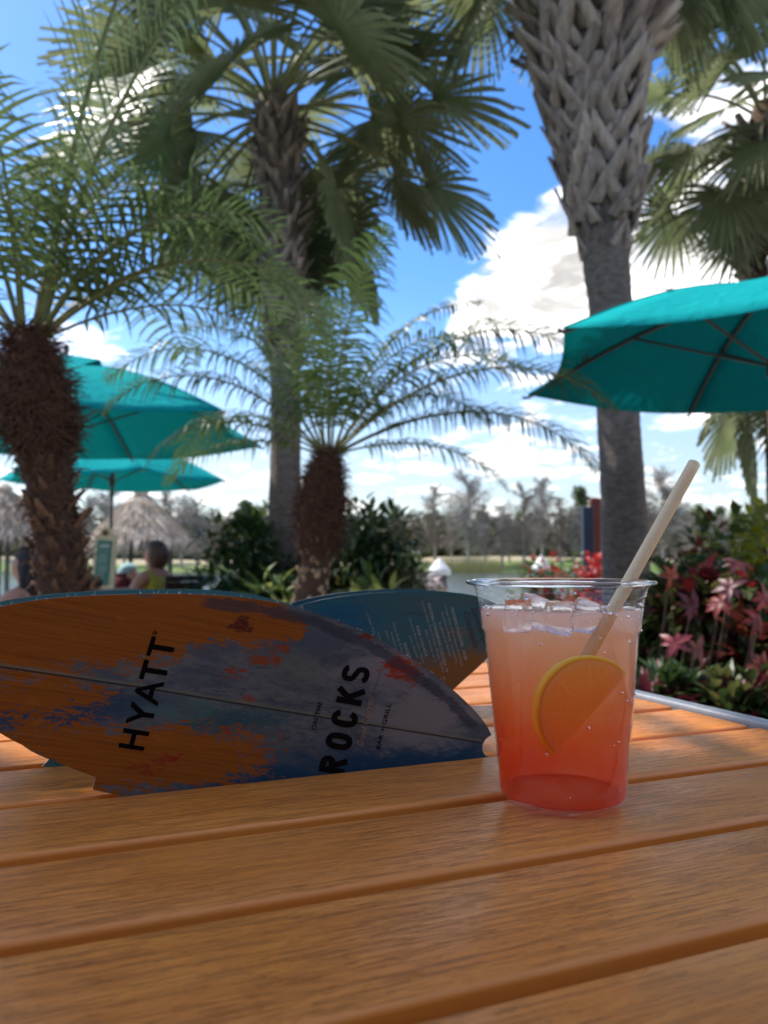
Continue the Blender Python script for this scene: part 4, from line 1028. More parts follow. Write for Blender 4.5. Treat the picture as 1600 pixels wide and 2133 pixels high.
# ================================================================== SHRUBS
def leaf_shape(P, d, up, L, W, fold=.18, curl=.35):     # pointed, folded leaf of two halves, 4 quads each
    s_ = d.cross(up)
    s_ = s_.normalized() if s_.length > 1e-4 else Vector((1, 0, 0))
    n_ = s_.cross(d).normalized(); vs = []
    for u, k in ((0, .12), (.3, .9), (.62, .95), (1, .04)):
        c = P + d * (L * u) - n_ * (curl * L * u * u)
        vs += [c - s_ * W * k * .5 + n_ * W * fold * k, c, c + s_ * W * k * .5 + n_ * W * fold * k]
    fs = [(3 * i + j, 3 * i + j + 1, 3 * i + j + 4, 3 * i + j + 3) for i in range(3) for j in range(2)]
    return vs, fs


def rdir(rg, zb=0.0):
    while True:
        q = Vector((rg.uniform(-1, 1), rg.uniform(-1, 1), rg.uniform(-1, 1)))
        if .1 < q.length < 1: break
    q.normalize(); q.z += zb; return q.normalized()


def shrub(loc, rx, ry, h, label, seed, mats, count, L, W, clumps=26, group='garden shrubs', cat='shrub'):
    rg = random.Random(seed); t_ = thing('shrub', label, cat, loc, group=group)
    cl = []
    for i in range(clumps):
        a = rg.uniform(0, 6.28); q = math.sqrt(rg.random()); z = rg.random() ** .8
        k = math.sqrt(max(0.05, 1 - (z * .93) ** 2.2))
        cl.append((Vector((rx * q * k * math.cos(a), ry * q * k * math.sin(a), .12 + z * (h - .22))), rg.uniform(.13, .24) * h * .8, rg.randrange(len(mats))))
    st = MB()
    for c, r_, _ in cl:
        f0 = Vector((c.x * .15 + rg.uniform(-.05, .05), c.y * .15, 0)); md_ = f0.lerp(c, .55) + Vector((rg.uniform(-.06, .06), rg.uniform(-.06, .06), .05))
        st.tube([f0, md_, c], [.016, .011, .005], 5)
    st.build('stem', MATS['shrub_wood'], t_)['kind'] = 'stuff'
    mbs = MB()
    for i in range(count):
        c, r_, mi = rg.choice(cl); o = rdir(rg); P = c + o * r_ * rg.random() ** .4
        d = (o + Vector((0, 0, rg.uniform(-.2, .7))) + rdir(rg) * .5).normalized()
        mbs.m = mi if rg.random() < .85 else rg.randrange(len(mats))
        vs, fs = leaf_shape(P, d, Vector((0, 0, 1)), L * rg.uniform(.6, 1.2), W * rg.uniform(.7, 1.2)); mbs.add(vs, fs)
    o = mbs.build('foliage', mats, t_); o['kind'] = 'stuff'
    return t_


pm('shrub_wood', (.10, .075, .05), (.06, .045, .03), 20, .9)
G1 = pm('leaf_dark_green', (.034, .068, .018), (.055, .10, .026), 6, .4, spec=.5, trans=.25)
G2 = pm('leaf_mid_green', (.06, .10, .02), (.09, .14, .03), 6, .42, trans=.35)
G3 = pm('leaf_olive', (.10, .11, .03), (.14, .14, .045), 6, .45, trans=.35)
LIME = pm('leaf_lime', (.20, .24, .06), (.28, .30, .09), 6, .45, trans=.4)
YEL = pm('leaf_yellow', (.55, .50, .05), (.40, .42, .05), 6, .45, trans=.4)
RED = pm('leaf_red', (.24, .022, .02), (.16, .016, .02), 9, .45, trans=.3, vary=.3)
PINK = pm('leaf_pink', (.27, .04, .05), (.32, .07, .07), 14, .42, trans=.3, vary=.25)
CORAL = pm('leaf_coral', (.22, .045, .03), (.20, .06, .036), 14, .45, trans=.3, vary=.25)
MAROON = pm('leaf_maroon', (.11, .02, .03), (.16, .03, .04), 9, .45, trans=.25, vary=.3)
q = at(500, 1200, 6.3); shrub((q.x, q.y, 0), .42, .38, at(0, 1085, 6.3).z, 'dark green shrub growing against the tall grey palm trunk on the pavilion side', 71, [G1, G1, G2], 2600, .11, .045)
q = at(545, 1180, 7.4); shrub((q.x, q.y, 0), .34, .34, at(0, 1062, 7.4).z, 'tall dark green shrub just behind the tall grey palm trunk', 72, [G1, G2], 1600, .11, .045)
q = at(780, 1200, 6.2); shrub((q.x, q.y, 0), .36, .40, at(0, 1075, 6.2).z, 'dense dark green shrub behind the tan-footed date palm, nearest the white-capped post', 73, [G1, G1, G2, G3], 3000, .11, .045)
q = at(715, 1200, 6.9); shrub((q.x, q.y, 0), .34, .34, at(0, 1042, 6.9).z, 'tall dark shrub directly behind the bulging date palm trunk', 74, [G1, G2], 1800, .12, .05)
q = at(852, 1215, 8.2); shrub((q.x, q.y, 0), .17, .3, at(0, 1158, 8.2).z, 'low dark shrub beside the white-capped post', 75, [G1, G3], 900, .09, .04)
q = at(578, 1235, 4.6); shrub((q.x, q.y, 0), .16, .16, at(0, 1208, 4.6).z, 'small pale lime plant at the foot of the tall grey palm', 76, [LIME, G2], 260, .13, .045, 9)
q = at(775, 1235, 4.9); shrub((q.x, q.y, 0), .19, .16, at(0, 1206, 4.9).z, 'small pale lime plant beside the tan foot of the date palm', 77, [LIME, LIME, G2], 300, .15, .05, 9)

# colourful bed beyond the table's metal edge
q = at(1445, 1300, 3.5); shrub((q.x, q.y, 0), .40, .32, at(0, 1205, 3.5).z, 'dark leafy shrub with coral and pink leaf stars beyond the table edge', 81, [G1, G1, MAROON, G3], 2600, .11, .042, 30)
q = at(1560, 1300, 3.3); shrub((q.x, q.y, 0), .34, .34, at(0, 1190, 3.3).z, 'red and maroon leaved shrub under the teal umbrella seen from below', 82, [MAROON, RED, CORAL, G1, G3], 2600, .11, .045, 30)
q = at(1590, 1150, 3.85); shrub((q.x, q.y, 0), .36, .26, at(0, 1072, 3.85).z, 'bright yellow leaved shrub behind the red and maroon one', 83, [YEL, YEL, LIME, G2], 1800, .085, .05, 24)
q = at(1500, 1150, 4.4); shrub((q.x, q.y, 0), .22, .2, at(0, 1100, 4.4).z, 'red leaved shrub tip showing above the cycad', 84, [RED, CORAL, G1], 800, .09, .04, 14)
q = at(1420, 1480, 2.75); shrub((q.x, q.y + .1, 0), .22, .16, at(0, 1400, 2.75).z, 'low dark green ground plant against the table edge by the criss-cross palm', 85, [G1, G1, MAROON], 1500, .10, .036, 18)
q = at(1550, 1480, 2.65); shrub((q.x, q.y + .1, 0), .20, .16, at(0, 1395, 2.65).z, 'low dark green ground plant below the red and maroon shrub', 86, [G1, G1, G3, MAROON], 1500, .10, .036, 18)
# leaf stars: each leaf a part of its plant
LEAFS = {}
for nm, mt in (('pink', PINK), ('coral', CORAL), ('red', RED), ('maroon', MAROON)):
    mb = MB(); vs, fs = leaf_shape(Vector((0, 0, 0)), Vector((0, 1, 0)), Vector((0, 0, 1)), .058, .024, .15, .45); mb.add(vs, fs); LEAFS[nm] = mb.mesh('leaf', mt, True)
rg = random.Random(99)
STARS = [(1405, 1340, 2.85, 'pink'), (1450, 1352, 2.85, 'coral'), (1480, 1432, 2.78, 'pink'), (1590, 1390, 2.85, 'coral'), (1575, 1290, 2.9, 'red'), (1520, 1225, 2.95, 'maroon'), (1590, 1245, 2.9, 'red'),
         (1395, 1200, 3.1, 'coral'), (1535, 1175, 3.0, 'maroon'), (1440, 1262, 3.0, 'maroon'), (1500, 1255, 2.95, 'red')]
NEAR = {'pink': 'pink', 'coral': 'coral', 'red': 'red', 'maroon': 'maroon'}
for px, py, Y, c in STARS:
    P = at(px, py, Y); g0 = Vector((P.x + .03, P.y + .25, 0)); t_ = thing('leaf_star_plant', NEAR[c] + ' star of pointed leaves on a thin stem in the bed beyond the table edge', 'plant', g0, group=NEAR[c] + ' leaf stars in the bed')
    loc = P - g0; MB().tube([(0, 0, 0), (loc.x * .4, loc.y * .2, loc.z * .6), loc], [.008, .006, .004], 5).build('stem', MATS['shrub_wood'], t_)
    k = rg.randrange(6, 9); axis = (Vector((rg.uniform(-1.1, 1.1), -1, rg.uniform(-.2, 1.2)))).normalized()
    a0 = axis.cross(Vector((0, 0, 1))).normalized(); b0 = axis.cross(a0)
    for i in range(k):
        a = 2 * math.pi * i / k + rg.uniform(-.25, .25); d = ((a0 * math.cos(a) + b0 * math.sin(a)) + axis * rg.uniform(.1, .55) + Vector((0, 0, -.15))).normalized()
        xx = d.cross(axis).normalized(); zz_ = xx.cross(d); s_ = rg.uniform(.75, 1.25)
        link('leaf', LEAFS[c], t_, mw=Matrix(((xx.x * s_, d.x * s_, zz_.x * s_, loc.x), (xx.y * s_, d.y * s_, zz_.y * s_, loc.y), (xx.z * s_, d.z * s_, zz_.z * s_, loc.z), (0, 0, 0, 1))))
# cycad: stiff feather leaves from one crown
q = at(1430, 1250, 3.7); cy = thing('cycad', 'deep green cycad with stiff feathery leaves beside the palm with criss-cross boots', 'plant', (q.x, q.y, 0))
MB().lathe([(.09, 0), (.11, .2), (.10, .55), (.07, q.z - .1), (.02, q.z - .02)], 14).build('trunk', BARK_D, cy, True)
CYL = pm('cycad_leaf', (.035, .075, .022), (.06, .11, .03), 6, .38, trans=.25, vary=.2)
for i in range(24):
    mb = MB(); el = 78 - 62 * (i / 23); pinnate(mb, i * 2.4, R(el), .36 * rg.uniform(.85, 1.1), .9, 34, .085, .008, rg, Vector((0, 0, q.z - .05)), .5, .12); mb.build('frond', [STALK, CYL], cy)

# ================================================================== LAKESIDE: posts, flowers, sign boards, thatched shelters
WHITE = pm('white_paint', (.78, .78, .77), (.70, .71, .71), 20, .5)
PILE = pm('weathered_piling', (.16, .145, .125), (.10, .09, .08), 14, .9, .6, 60, (1, 1, .2))
for px, ptop, pcap, Y, hw, cw, lb in ((915.5, 1163, 1191, 11.8, 16, 23, 'mooring post with pointed white cap beside the low dark shrub'), (1128, 1157, 1184, 14.2, 14, 19, 'mooring post with pointed white cap among the red flowers')):
    b = at(px, pcap, Y); tz = at(px, ptop, Y).z; g0 = ground_h(b.x, b.y); o = thing('mooring_post', lb, 'post', (b.x, b.y, g0 - .3), group='white-capped mooring posts')
    r_ = hw * Y / F; rc = cw * Y / F; z0 = b.z - g0 + .3
    MB().tube([(0, 0, 0), (0, 0, z0 - .01)], r_, 18).build('shaft', PILE, o, True)
    MB().lathe([(rc * .96, z0 - .05), (rc, z0 - .045), (rc, z0 + .02), (rc * .9, z0 + .05), (.01, tz - g0 + .3)], 20).build('cap', WHITE, o)
    MB().tube([(0, 0, z0 - .32), (0, 0, z0 - .25)], r_ * 1.08, 18).build('rope_band', pm('rope_%d' % px, (.35, .30, .22), None, rough=.9), o)
WFL = pm('white_petal', (.75, .72, .72), (.7, .5, .52), 30, .5, trans=.3)
RFL = pm('red_petal', (.55, .05, .03), (.45, .03, .04), 30, .5, trans=.3)
for px, py, Y, ry_, lb, mt in ((1110, 1180, 9.0, .13, 'red flowering plant beside the white-capped post', [RFL, RFL, G2]), (1146, 1175, 9.2, .07, 'small red flowering plant behind the drink rim', [RFL, G2]), (1205, 1182, 8.6, .10, 'white and pink flowering plant beside the navy sign board', [WFL, WFL, RFL, G2]),
                               (1240, 1178, 8.3, .17, 'red flowering plant at the foot of the criss-cross palm', [RFL, RFL, G1]), (884, 1197, 9.0, .06, 'white flowering plant beside the low dark shrub', [WFL, G1]), (402, 1222, 9.0, .12, 'white flowering plant by the water beyond the seated woman in yellow', [WFL, WFL, G2])):
    q = at(px, py - 14, Y); shrub((q.x, q.y, 0), ry_ * 1.3, ry_, q.z, lb, int(px), mt, 420, .075, .06, 10, 'flowering plants by the water', 'flowers')
# tall navy and red board, seen nearly edge-on
NAVY = pm('navy_paint', (.012, .022, .05), (.018, .03, .06), 10, .45); BRICKRED = pm('red_brown_paint', (.20, .04, .025), (.15, .03, .02), 10, .5)
q = at(1234, 1170, 8.8); sg = thing('sign_board', 'tall navy board with red-brown edge beside the criss-cross palm trunk', 'sign', (q.x, q.y, 0))
xw = lambda x: at(x, 1100, 8.8).x - q.x
zt = lambda y: at(1234, y, 8.8).z
bevel(MB().box(((xw(1213) + xw(1235)) / 2, 0, zt(1056) / 2 + .1), (xw(1235) - xw(1213), .10, zt(1056) - .2)).build('navy_panel', NAVY, sg), .008)
bevel(MB().box(((xw(1233) + xw(1257)) / 2, .09, zt(1035) / 2 + .05), (xw(1257) - xw(1233), .07, zt(1035) - .1)).build('red_panel', BRICKRED, sg), .03)
MB().tube([(0, .04, 0), (0, .04, .3)], .05, 10).build('post', NAVY, sg)
# cream and green menu sign
CREAM = pm('cream_paint', (.66, .60, .38), (.60, .55, .34), 12, .55); GREENP = pm('green_panel', (.035, .20, .155), (.045, .23, .18), 12, .5)
PALEG = pm('pale_green_ink', (.34, .48, .40), None, rough=.6)
Y = 6.0; q = at(214, 1200, Y); sgn = thing('menu_sign', 'cream sign board with arched top and green lettered panel beside the shaggy palm', 'sign', (q.x, q.y, 0))
def card3(name, px, Yd, mat, th):
    pts = [at(x, y, Yd) - Vector((q.x, q.y, 0)) for x, y in px]; n_ = len(pts); mb = MB()
    mb.add(pts + [p_ + Vector((0, th, 0)) for p_ in pts], [tuple(range(n_)), tuple(range(2 * n_ - 1, n_ - 1, -1))] + [(i, i + n_, (i + 1) % n_ + n_, (i + 1) % n_) for i in range(n_)])
    return mb.build(name, mat, sgn)
card3('board', [(190, 1226), (197, 1118), (203, 1113), (208, 1111), (211, 1103), (216, 1098), (222, 1097), (229, 1101), (233, 1110), (236, 1114), (241, 1116), (243, 1121), (236, 1229), (231, 1231), (195, 1229)], Y, CREAM, .025)
card3('green_panel', [(196, 1212), (204, 1125), (233, 1127), (225, 1219)], Y - .006, GREENP, .005)
card3('emblem', [(219 + 6 * math.cos(k * .628), 1110 + 6 * math.sin(k * .628)) for k in range(10)], Y - .006, CORAL, .005)
card3('heading', [(207, 1136), (208, 1132), (229, 1133), (228.5, 1142), (207, 1141)], Y - .011, PALEG, .003)
for k, (y0, x0, x1) in enumerate(((1147, 205, 228), (1154, 205, 226), (1158, 206, 224), (1162, 204, 226), (1166, 205, 223), (1170, 204, 224), (1177, 203, 224), (1181, 204, 222), (1185, 203, 223), (1189, 204, 221), (1195, 203, 217), (1200, 204, 216), (1205, 206, 213))):
    card3('text_line', [(x0, y0), (x1, y0 + 1), (x1, y0 + 2.8), (x0, y0 + 1.8)], Y - .011, PALEG, .003)
for dx in (-.05, .05): MB().tube([(dx, .05, 0), (dx, .05, at(0, 1215, Y).z)], .012, 8).build('stand_leg', POLE, sgn)
# thatched shelters on the shore
THATCH = pm('thatch', (.60, .50, .39), (.42, .345, .27), 5, .95, .5, 30, vary=.2)


def shelter(px, Y, hwpx, yap, yeave, lb, seed):
    rg = random.Random(seed); b = at(px, yeave, Y); g0 = -.4; o = thing('thatched_shelter', lb, 'shelter', (b.x, b.y, g0), group='thatched shelters on the shore')
    ze = b.z - g0; za_ = at(px, yap, Y).z - g0; Rr = hwpx * Y / F
    MB().lathe([(Rr * .97, ze + .05), (Rr * .62, ze + (za_ - ze) * .46), (Rr * .25, za_ - .25), (.02, za_)], 24).build('roof', THATCH, o)
    mb = MB()
    for i in range(2600):
        u = rg.random() ** .6; a = rg.uniform(0, 6.283); r_ = Rr * u; z = za_ + (ze - za_) * (u ** 1.15) + .04
        d = Vector((math.cos(a), math.sin(a), -.62 - .5 * u)).normalized(); tn = Vector((-math.sin(a), math.cos(a), 0)); P = Vector((r_ * math.cos(a), r_ * math.sin(a), z)); l_ = rg.uniform(.3, .65); w_ = rg.uniform(.012, .03)
        d = (d + tn * rg.uniform(-.25, .25) + Vector((0, 0, rg.uniform(-.05, .12)))).normalized()
        mb.add([P - tn * w_, P + tn * w_, P + d * l_ * .6 + tn * w_ * .8, P + d * l_ + Vector((0, 0, -.10)), P + d * l_ * .6 - tn * w_ * .8], [(0, 1, 2, 3, 4)])
    mb.build('thatch_strands', THATCH, o)['kind'] = 'stuff'
    MB().lathe([(.20, za_ - .10), (.26, za_ + .02), (.12, za_ + .16), (.01, za_ + .2)], 12).build('roof_cap', THATCH, o)
    for k in range(4):
        a = k * math.pi / 2 + .6; MB().tube([(Rr * .6 * math.cos(a), Rr * .6 * math.sin(a), -1.3), (Rr * .6 * math.cos(a), Rr * .6 * math.sin(a), ze + .25)], .08, 8).build('post', PILE, o)


shelter(292, 26, 108, 1026, 1132, 'thatched shelter on the shore behind the seated woman in yellow', 5)
shelter(8, 27, 92, 1018, 1120, 'thatched shelter on the shore behind the shaggy palm', 6)

# ================================================================== SEATED GUESTS AND THEIR CHAIRS
SKIN = pm('skin', (.52, .25, .17), (.48, .22, .15), 12, .5); SKIN2 = pm('skin_tan', (.42, .23, .16), (.38, .2, .14), 12, .5)


def skinned(name, chain, mat, parent, sub=2):
    """chain: {key: (pos, radius, parent key)} -> one continuous skin surface"""
    keys = list(chain); idx = {k: i for i, k in enumerate(keys)}
    me = bpy.data.meshes.new(name); me.from_pydata([chain[k][0] for k in keys], [(idx[chain[k][2]], idx[k]) for k in keys if chain[k][2]], [])
    o = link(name, me, parent)
    md = o.modifiers.new('skin', 'SKIN'); md.use_smooth_shade = True
    for i, k in enumerate(keys):
        sv = me.skin_vertices[0].data[i]; r_ = chain[k][1]; sv.radius = r_ if isinstance(r_, tuple) else (r_, r_); sv.use_root = (i == 0)
    ss = o.modifiers.new('sub', 'SUBSURF'); ss.levels = sub; ss.render_levels = sub
    applied(o); o.data.materials.clear(); o.data.materials.append(mat)
    o.data.polygons.foreach_set('use_smooth', [True] * len(o.data.polygons))
    return o


def person(loc, yaw, label, skin, hairmat, shirtmat, legmat, arms, hairstyle, lean=0.0, top=.94, scale=1.0):
    t_ = thing('person', label, 'person', loc, yaw); t_.scale = (scale,) * 3; V = Vector
    def sp(y_, z): return V((0, y_ + lean * (z - .5), z))
    C = {'pelvis': (sp(0, .52), (.15, .12), None), 'waist': (sp(.0, .66), (.125, .10), 'pelvis'), 'chest': (sp(.0, .84), (.145, .105), 'waist'), 'collar': (sp(.0, .95), (.10, .075), 'chest'), 'neck': (sp(.005, 1.01), (.052, .052), 'collar'),
         'jaw': (sp(.03, 1.065), (.062, .07), 'neck'), 'head': (sp(.022, 1.13), (.078, .092), 'jaw'), 'crown': (sp(.012, 1.20), (.06, .07), 'head'), 'nose': (sp(.125, 1.105), (.014, .014), 'head')}
    for sg, sd_ in ((-1, 'l'), (1, 'r')):
        e_, w_ = arms[sd_]
        C['sh' + sd_] = (sp(0, .93) + V((sg * .165, 0, 0)), .058, 'collar'); C['el' + sd_] = (V(e_), .042, 'sh' + sd_); C['wr' + sd_] = (V(w_), .030, 'el' + sd_)
        fd = (V(w_) - V(e_)).normalized(); sdv = fd.cross(V((0, 0, 1))).normalized()
        C['pa' + sd_] = (V(w_) + fd * .055, (.038, .018), 'wr' + sd_)
        for k in range(4):
            b_ = V(w_) + fd * .10 + sdv * (k - 1.5) * .020
            C['f%d%s' % (k, sd_)] = (b_, .009, 'pa' + sd_); C['g%d%s' % (k, sd_)] = (b_ + fd * (.03, .036, .034, .025)[k] + V((0, 0, -.015)), .008, 'f%d%s' % (k, sd_))
        C['th' + sd_] = (V(w_) + fd * .06 - sdv * sg * .045, .010, 'pa' + sd_)
        C['hp' + sd_] = (V((sg * .09, .05, .50)), .095, 'pelvis'); C['kn' + sd_] = (V((sg * .12, .43, .50)), .062, 'hp' + sd_); C['an' + sd_] = (V((sg * .12, .40, .09)), .040, 'kn' + sd_); C['to' + sd_] = (V((sg * .13, .55, .045)), .035, 'an' + sd_)
    skinned('body', C, skin, t_)
    S = {'a': (sp(0, .50), (.165, .135), None), 'b': (sp(0, .66), (.142, .117), 'a'), 'c': (sp(0, .84), (.160, .122), 'b'), 'd': (sp(0, top), (.125, .092), 'c')}
    if top > .9:
        for sg, k in ((-1, 'l'), (1, 'r')): S['s' + k] = (sp(0, .935) + V((sg * .125, 0, 0)), .066, 'd')
        S['n'] = (sp(-.01, .985), (.062, .062), 'd')
    skinned('top_garment', S, shirtmat, t_)
    L_ = {'a': (V((0, 0, .50)), (.165, .135), None)}
    for sg, k in ((-1, 'l'), (1, 'r')): L_['h' + k] = (V((sg * .09, .06, .50)), .103, 'a'); L_['k' + k] = (V((sg * .12, .36, .50)), .078, 'h' + k)
    skinned('shorts', L_, legmat, t_)
    hc = sp(-.005, 1.135); mb = MB(); n_, m_ = 28, 18; rg = random.Random(4); vs = []
    for i in range(m_ + 1):
        th_ = math.pi * i / m_
        for j in range(n_):
            a = 2 * math.pi * j / n_; d = V((math.sin(th_) * math.cos(a), math.sin(th_) * math.sin(a), math.cos(th_)))
            q = V((d.x * .102, d.y * .118, d.z * (.118 if d.z > 0 else (.15 if hairstyle != 'short' else .09))))
            if d.y > .15 and d.z < .45: q = V((q.x * .72, q.y * .45, q.z * .55))          # open at the face
            q *= 1 + .06 * mnoise.noise(V((d.x * 7, d.y * 7, d.z * 1.5)))
            vs.append(hc + q)
    mb.add(vs, [(i * n_ + j, i * n_ + (j + 1) % n_, (i + 1) * n_ + (j + 1) % n_, (i + 1) * n_ + j) for i in range(m_) for j in range(n_)])
    if hairstyle == 'long':
        for k in range(22):
            a = R(200 + 140 * k / 21); x, y_ = math.cos(a) * .085, math.sin(a) * .095
            mb.tube([hc + V((x, y_, .02)), hc + V((x * 1.2, y_ * 1.15, -.10)), hc + V((x * 1.15, y_ * 1.25 - .015, -.24)), hc + V((x * .8, y_ * 1.2 - .02, -.38))], [.02, .026, .022, .005], 6)
    mb.build('hair', hairmat, t_, True)
    return t_


HB = pm('brown_hair', (.075, .04, .025), (.12, .065, .04), 30, .5, .5, 120, (1, 1, .15)); HK = pm('black_hair', (.006, .006, .007), (.011, .010, .010), 30, .7, .5, 120, (1, 1, .15))
YSH = pm('yellow_cotton', (.50, .46, .06), (.42, .39, .05), 8, .8, .3, 30); LIL = pm('pale_lilac_cotton', (.60, .62, .78), (.52, .55, .70), 8, .8, .3, 30); NAVYC = pm('dark_navy_cotton', (.012, .014, .02), None, rough=.8); MAR = pm('maroon_cotton', (.13, .01, .025), None, rough=.85); TEALC = pm('pale_teal_cotton', (.30, .48, .46), None, rough=.8)
CHW = pm('brown_chair_wood', (.085, .045, .03), (.06, .03, .022), 10, .5, stretch=(1, 6, 6)); ORW = pm('orange_chair_wood', (.50, .20, .05), (.40, .15, .04), 10, .5, stretch=(1, 8, 8))


def chair(loc, yaw, label, wood, metal):
    t_ = thing('slatted_chair', label, 'chair', loc, yaw, 'slatted chairs on the patio')       # sitter faces local +y
    for x in (-.21, .21):
        MB().tube([(x, .20, 0), (x, .20, .44)], .016, 8).build('leg', metal, t_)
        MB().tube([(x, -.22, 0), (x, -.20, .44), (x, -.27, .90)], .016, 8).build('leg', metal, t_)
    for k in range(5): bevel(MB().box((0, -.18 + .09 * k, .455), (.44, .08, .02)).build('seat_slat', wood, t_), .004)
    for k in range(5): bevel(MB().box((0, -.212 - .015 * k, .55 + .078 * k), (.40, .018, .066), Matrix.Rotation(R(9), 3, 'X')).build('back_slat', wood, t_), .004)
    bevel(MB().box((0, -.28, .925), (.47, .03, .05)).build('top_rail', wood if metal is wood else metal, t_), .01)


SCW = .93
q = at(330, 1200, 6.6); zo = 0
person((q.x, q.y, -.025), R(62), 'seated woman with brown bob and sleeveless yellow top, seen from behind', SKIN, HB, YSH, NAVYC, {'l': ((-.30, .10, .68), (-.22, .36, .66)), 'r': ((.26, .06, .68), (.16, .32, .70))}, 'bob', .05, .955)
chair((q.x + .02, q.y - .02, -.02), R(62), 'dark brown slatted chair under the woman in yellow', CHW, CHW)
q = at(76, 1200, 4.9)
person((q.x, q.y, -.11), R(75), 'seated person with long black hair and pale lilac top, arm bent, beside the shaggy palm', SKIN2, HK, LIL, NAVYC, {'l': ((-.38, .16, .72), (-.28, .34, .88)), 'r': ((.27, .10, .70), (.18, .34, .74))}, 'long', .10, .82)
chair((q.x + .03, q.y - .01, -.02), R(75), 'black metal slatted chair under the person with long black hair', NAVYC, NAVYC)
q = at(112, 1220, 4.2); chair((q.x + .05, q.y, -.05), R(62), 'orange wood slatted chair back behind the shaggy palm trunk', ORW, POLE)
q = at(268, 1195, 8.3)
person((q.x, q.y, -.22), R(-100), 'seated person in dark top and pale teal cap partly hidden by the woman in yellow', SKIN2, TEALC, NAVYC, MAR, {'l': ((-.28, .10, .70), (-.20, .34, .68)), 'r': ((.28, .10, .70), (.2, .34, .68))}, 'short', .0)
chair((q.x - .01, q.y, -.02), R(-100), 'dark chair under the person in the pale teal cap', CHW, CHW)
q = at(246, 1218, 7.6); cu = thing('seat_cushion', 'maroon seat cushion propped upright between the menu sign and the woman in yellow', 'cushion', (q.x, q.y, at(0, 1262, 7.6).z))
b = bmesh.new(); bmesh.ops.create_cube(b, size=1.0); bmesh.ops.scale(b, vec=(.26, .10, .32), verts=b.verts); bmesh.ops.bevel(b, geom=b.edges[:], offset=.045, segments=4, affect='EDGES')
me = bpy.data.meshes.new('cover'); b.to_mesh(me); b.free(); me.materials.append(MAR); me.polygons.foreach_set('use_smooth', [True] * len(me.polygons)); link('cover', me, cu, (0, 0, .16))
MB().tube([(-.13, -.02, .16), (-.125, -.05, .02), (0, -.052, .0), (.125, -.05, .02), (.13, -.02, .16)], .006, 6).build('piping', MAR, cu)
bn = thing('garden_bench', 'low dark bench carrying the maroon cushion near the menu sign', 'bench', (q.x, q.y, 0)); zb = at(0, 1262, 7.6).z
bevel(MB().box((0, 0, zb - .03), (1.1, .36, .05)).build('seat', CHW, bn), .01)
for x in (-.48, .48):
    for y_ in (-.14, .14): MB().box((x, y_, (zb - .055) / 2), (.06, .06, zb - .055)).build('leg', CHW, bn)

# ================================================================== FAR SHORE
TWIG = pm('bare_twig', (.36, .32, .285), (.26, .23, .20), .6, .9); TWIG2 = pm('brown_bare_twig', (.24, .185, .145), (.18, .145, .12), .6, .9); TRK = pm('pale_trunk', (.36, .33, .30), (.26, .24, .21), .8, .9)


def bare_tree_meshes(seed, mat, H=14.0, spread=3.2):
    rg = random.Random(seed); tk = MB(); tk.tube([(0, 0, -1.2), (rg.uniform(-.1, .1), 0, H * .3), (rg.uniform(-.3, .3), rg.uniform(-.3, .3), H * .7), (0, 0, H * .96)], [.34, .19, .10, .03], 7)
    cr = MB()
    def strip(a, b_, w0, w1):
        d = (b_ - a).normalized(); s_ = d.cross(Vector((rg.uniform(-1, 1), rg.uniform(-1, 1), rg.uniform(-.3, .3))))
        s_ = s_.normalized() if s_.length > .01 else Vector((1, 0, 0))
        cr.add([a - s_ * w0, a + s_ * w0, b_ + s_ * w1, b_ - s_ * w1], [(0, 1, 2, 3)])
    for i in range(58):
        z = H * (.14 + .82 * (i / 57) ** .9); az = rg.uniform(0, 6.283); l_ = spread * (1.15 - .75 * (z / H)) * rg.uniform(.55, 1.1)
        e = rg.uniform(.25, .75) if spread < 5 else rg.uniform(.5, 1.0); d = Vector((math.cos(az) * math.cos(e), math.sin(az) * math.cos(e), math.sin(e))); P = Vector((0, 0, z)); prev = P
        for s_ in range(4):
            nx = prev + (d + rdir(rg) * .25).normalized() * l_ / 4; strip(prev, nx, .06 - .011 * s_, .05 - .011 * s_)
            for k in range(5):
                d2 = (d * .6 + rdir(rg, .25)).normalized(); l2 = l_ * rg.uniform(.16, .34); m_ = prev.lerp(nx, rg.random()); e2 = m_ + d2 * l2; strip(m_, e2, .034, .020)
                for _ in range(3): d3 = (d2 * .5 + rdir(rg)).normalized(); b3 = m_.lerp(e2, rg.uniform(.3, 1)); strip(b3, b3 + d3 * l2 * rg.uniform(.5, 1.0), .026, .014)
            prev = nx
    return tk.mesh('trunk', TRK), cr.mesh('crown', mat)


BT = [bare_tree_meshes(200 + i, TWIG if i % 3 else TWIG2, 14, (4.0, 4.8, 6.4, 4.4, 5.4)[i]) for i in range(5)]
LG = [pm('far_leaf_green', (.055, .085, .025), (.085, .115, .04), .5, .8, trans=.2), pm('far_leaf_olive', (.085, .095, .045), (.12, .12, .06), .5, .8, trans=.2), pm('far_leaf_brown', (.16, .13, .10), (.12, .10, .075), .5, .9), pm('far_leaf_bright', (.09, .125, .03), (.13, .16, .045), .5, .8, trans=.2)]


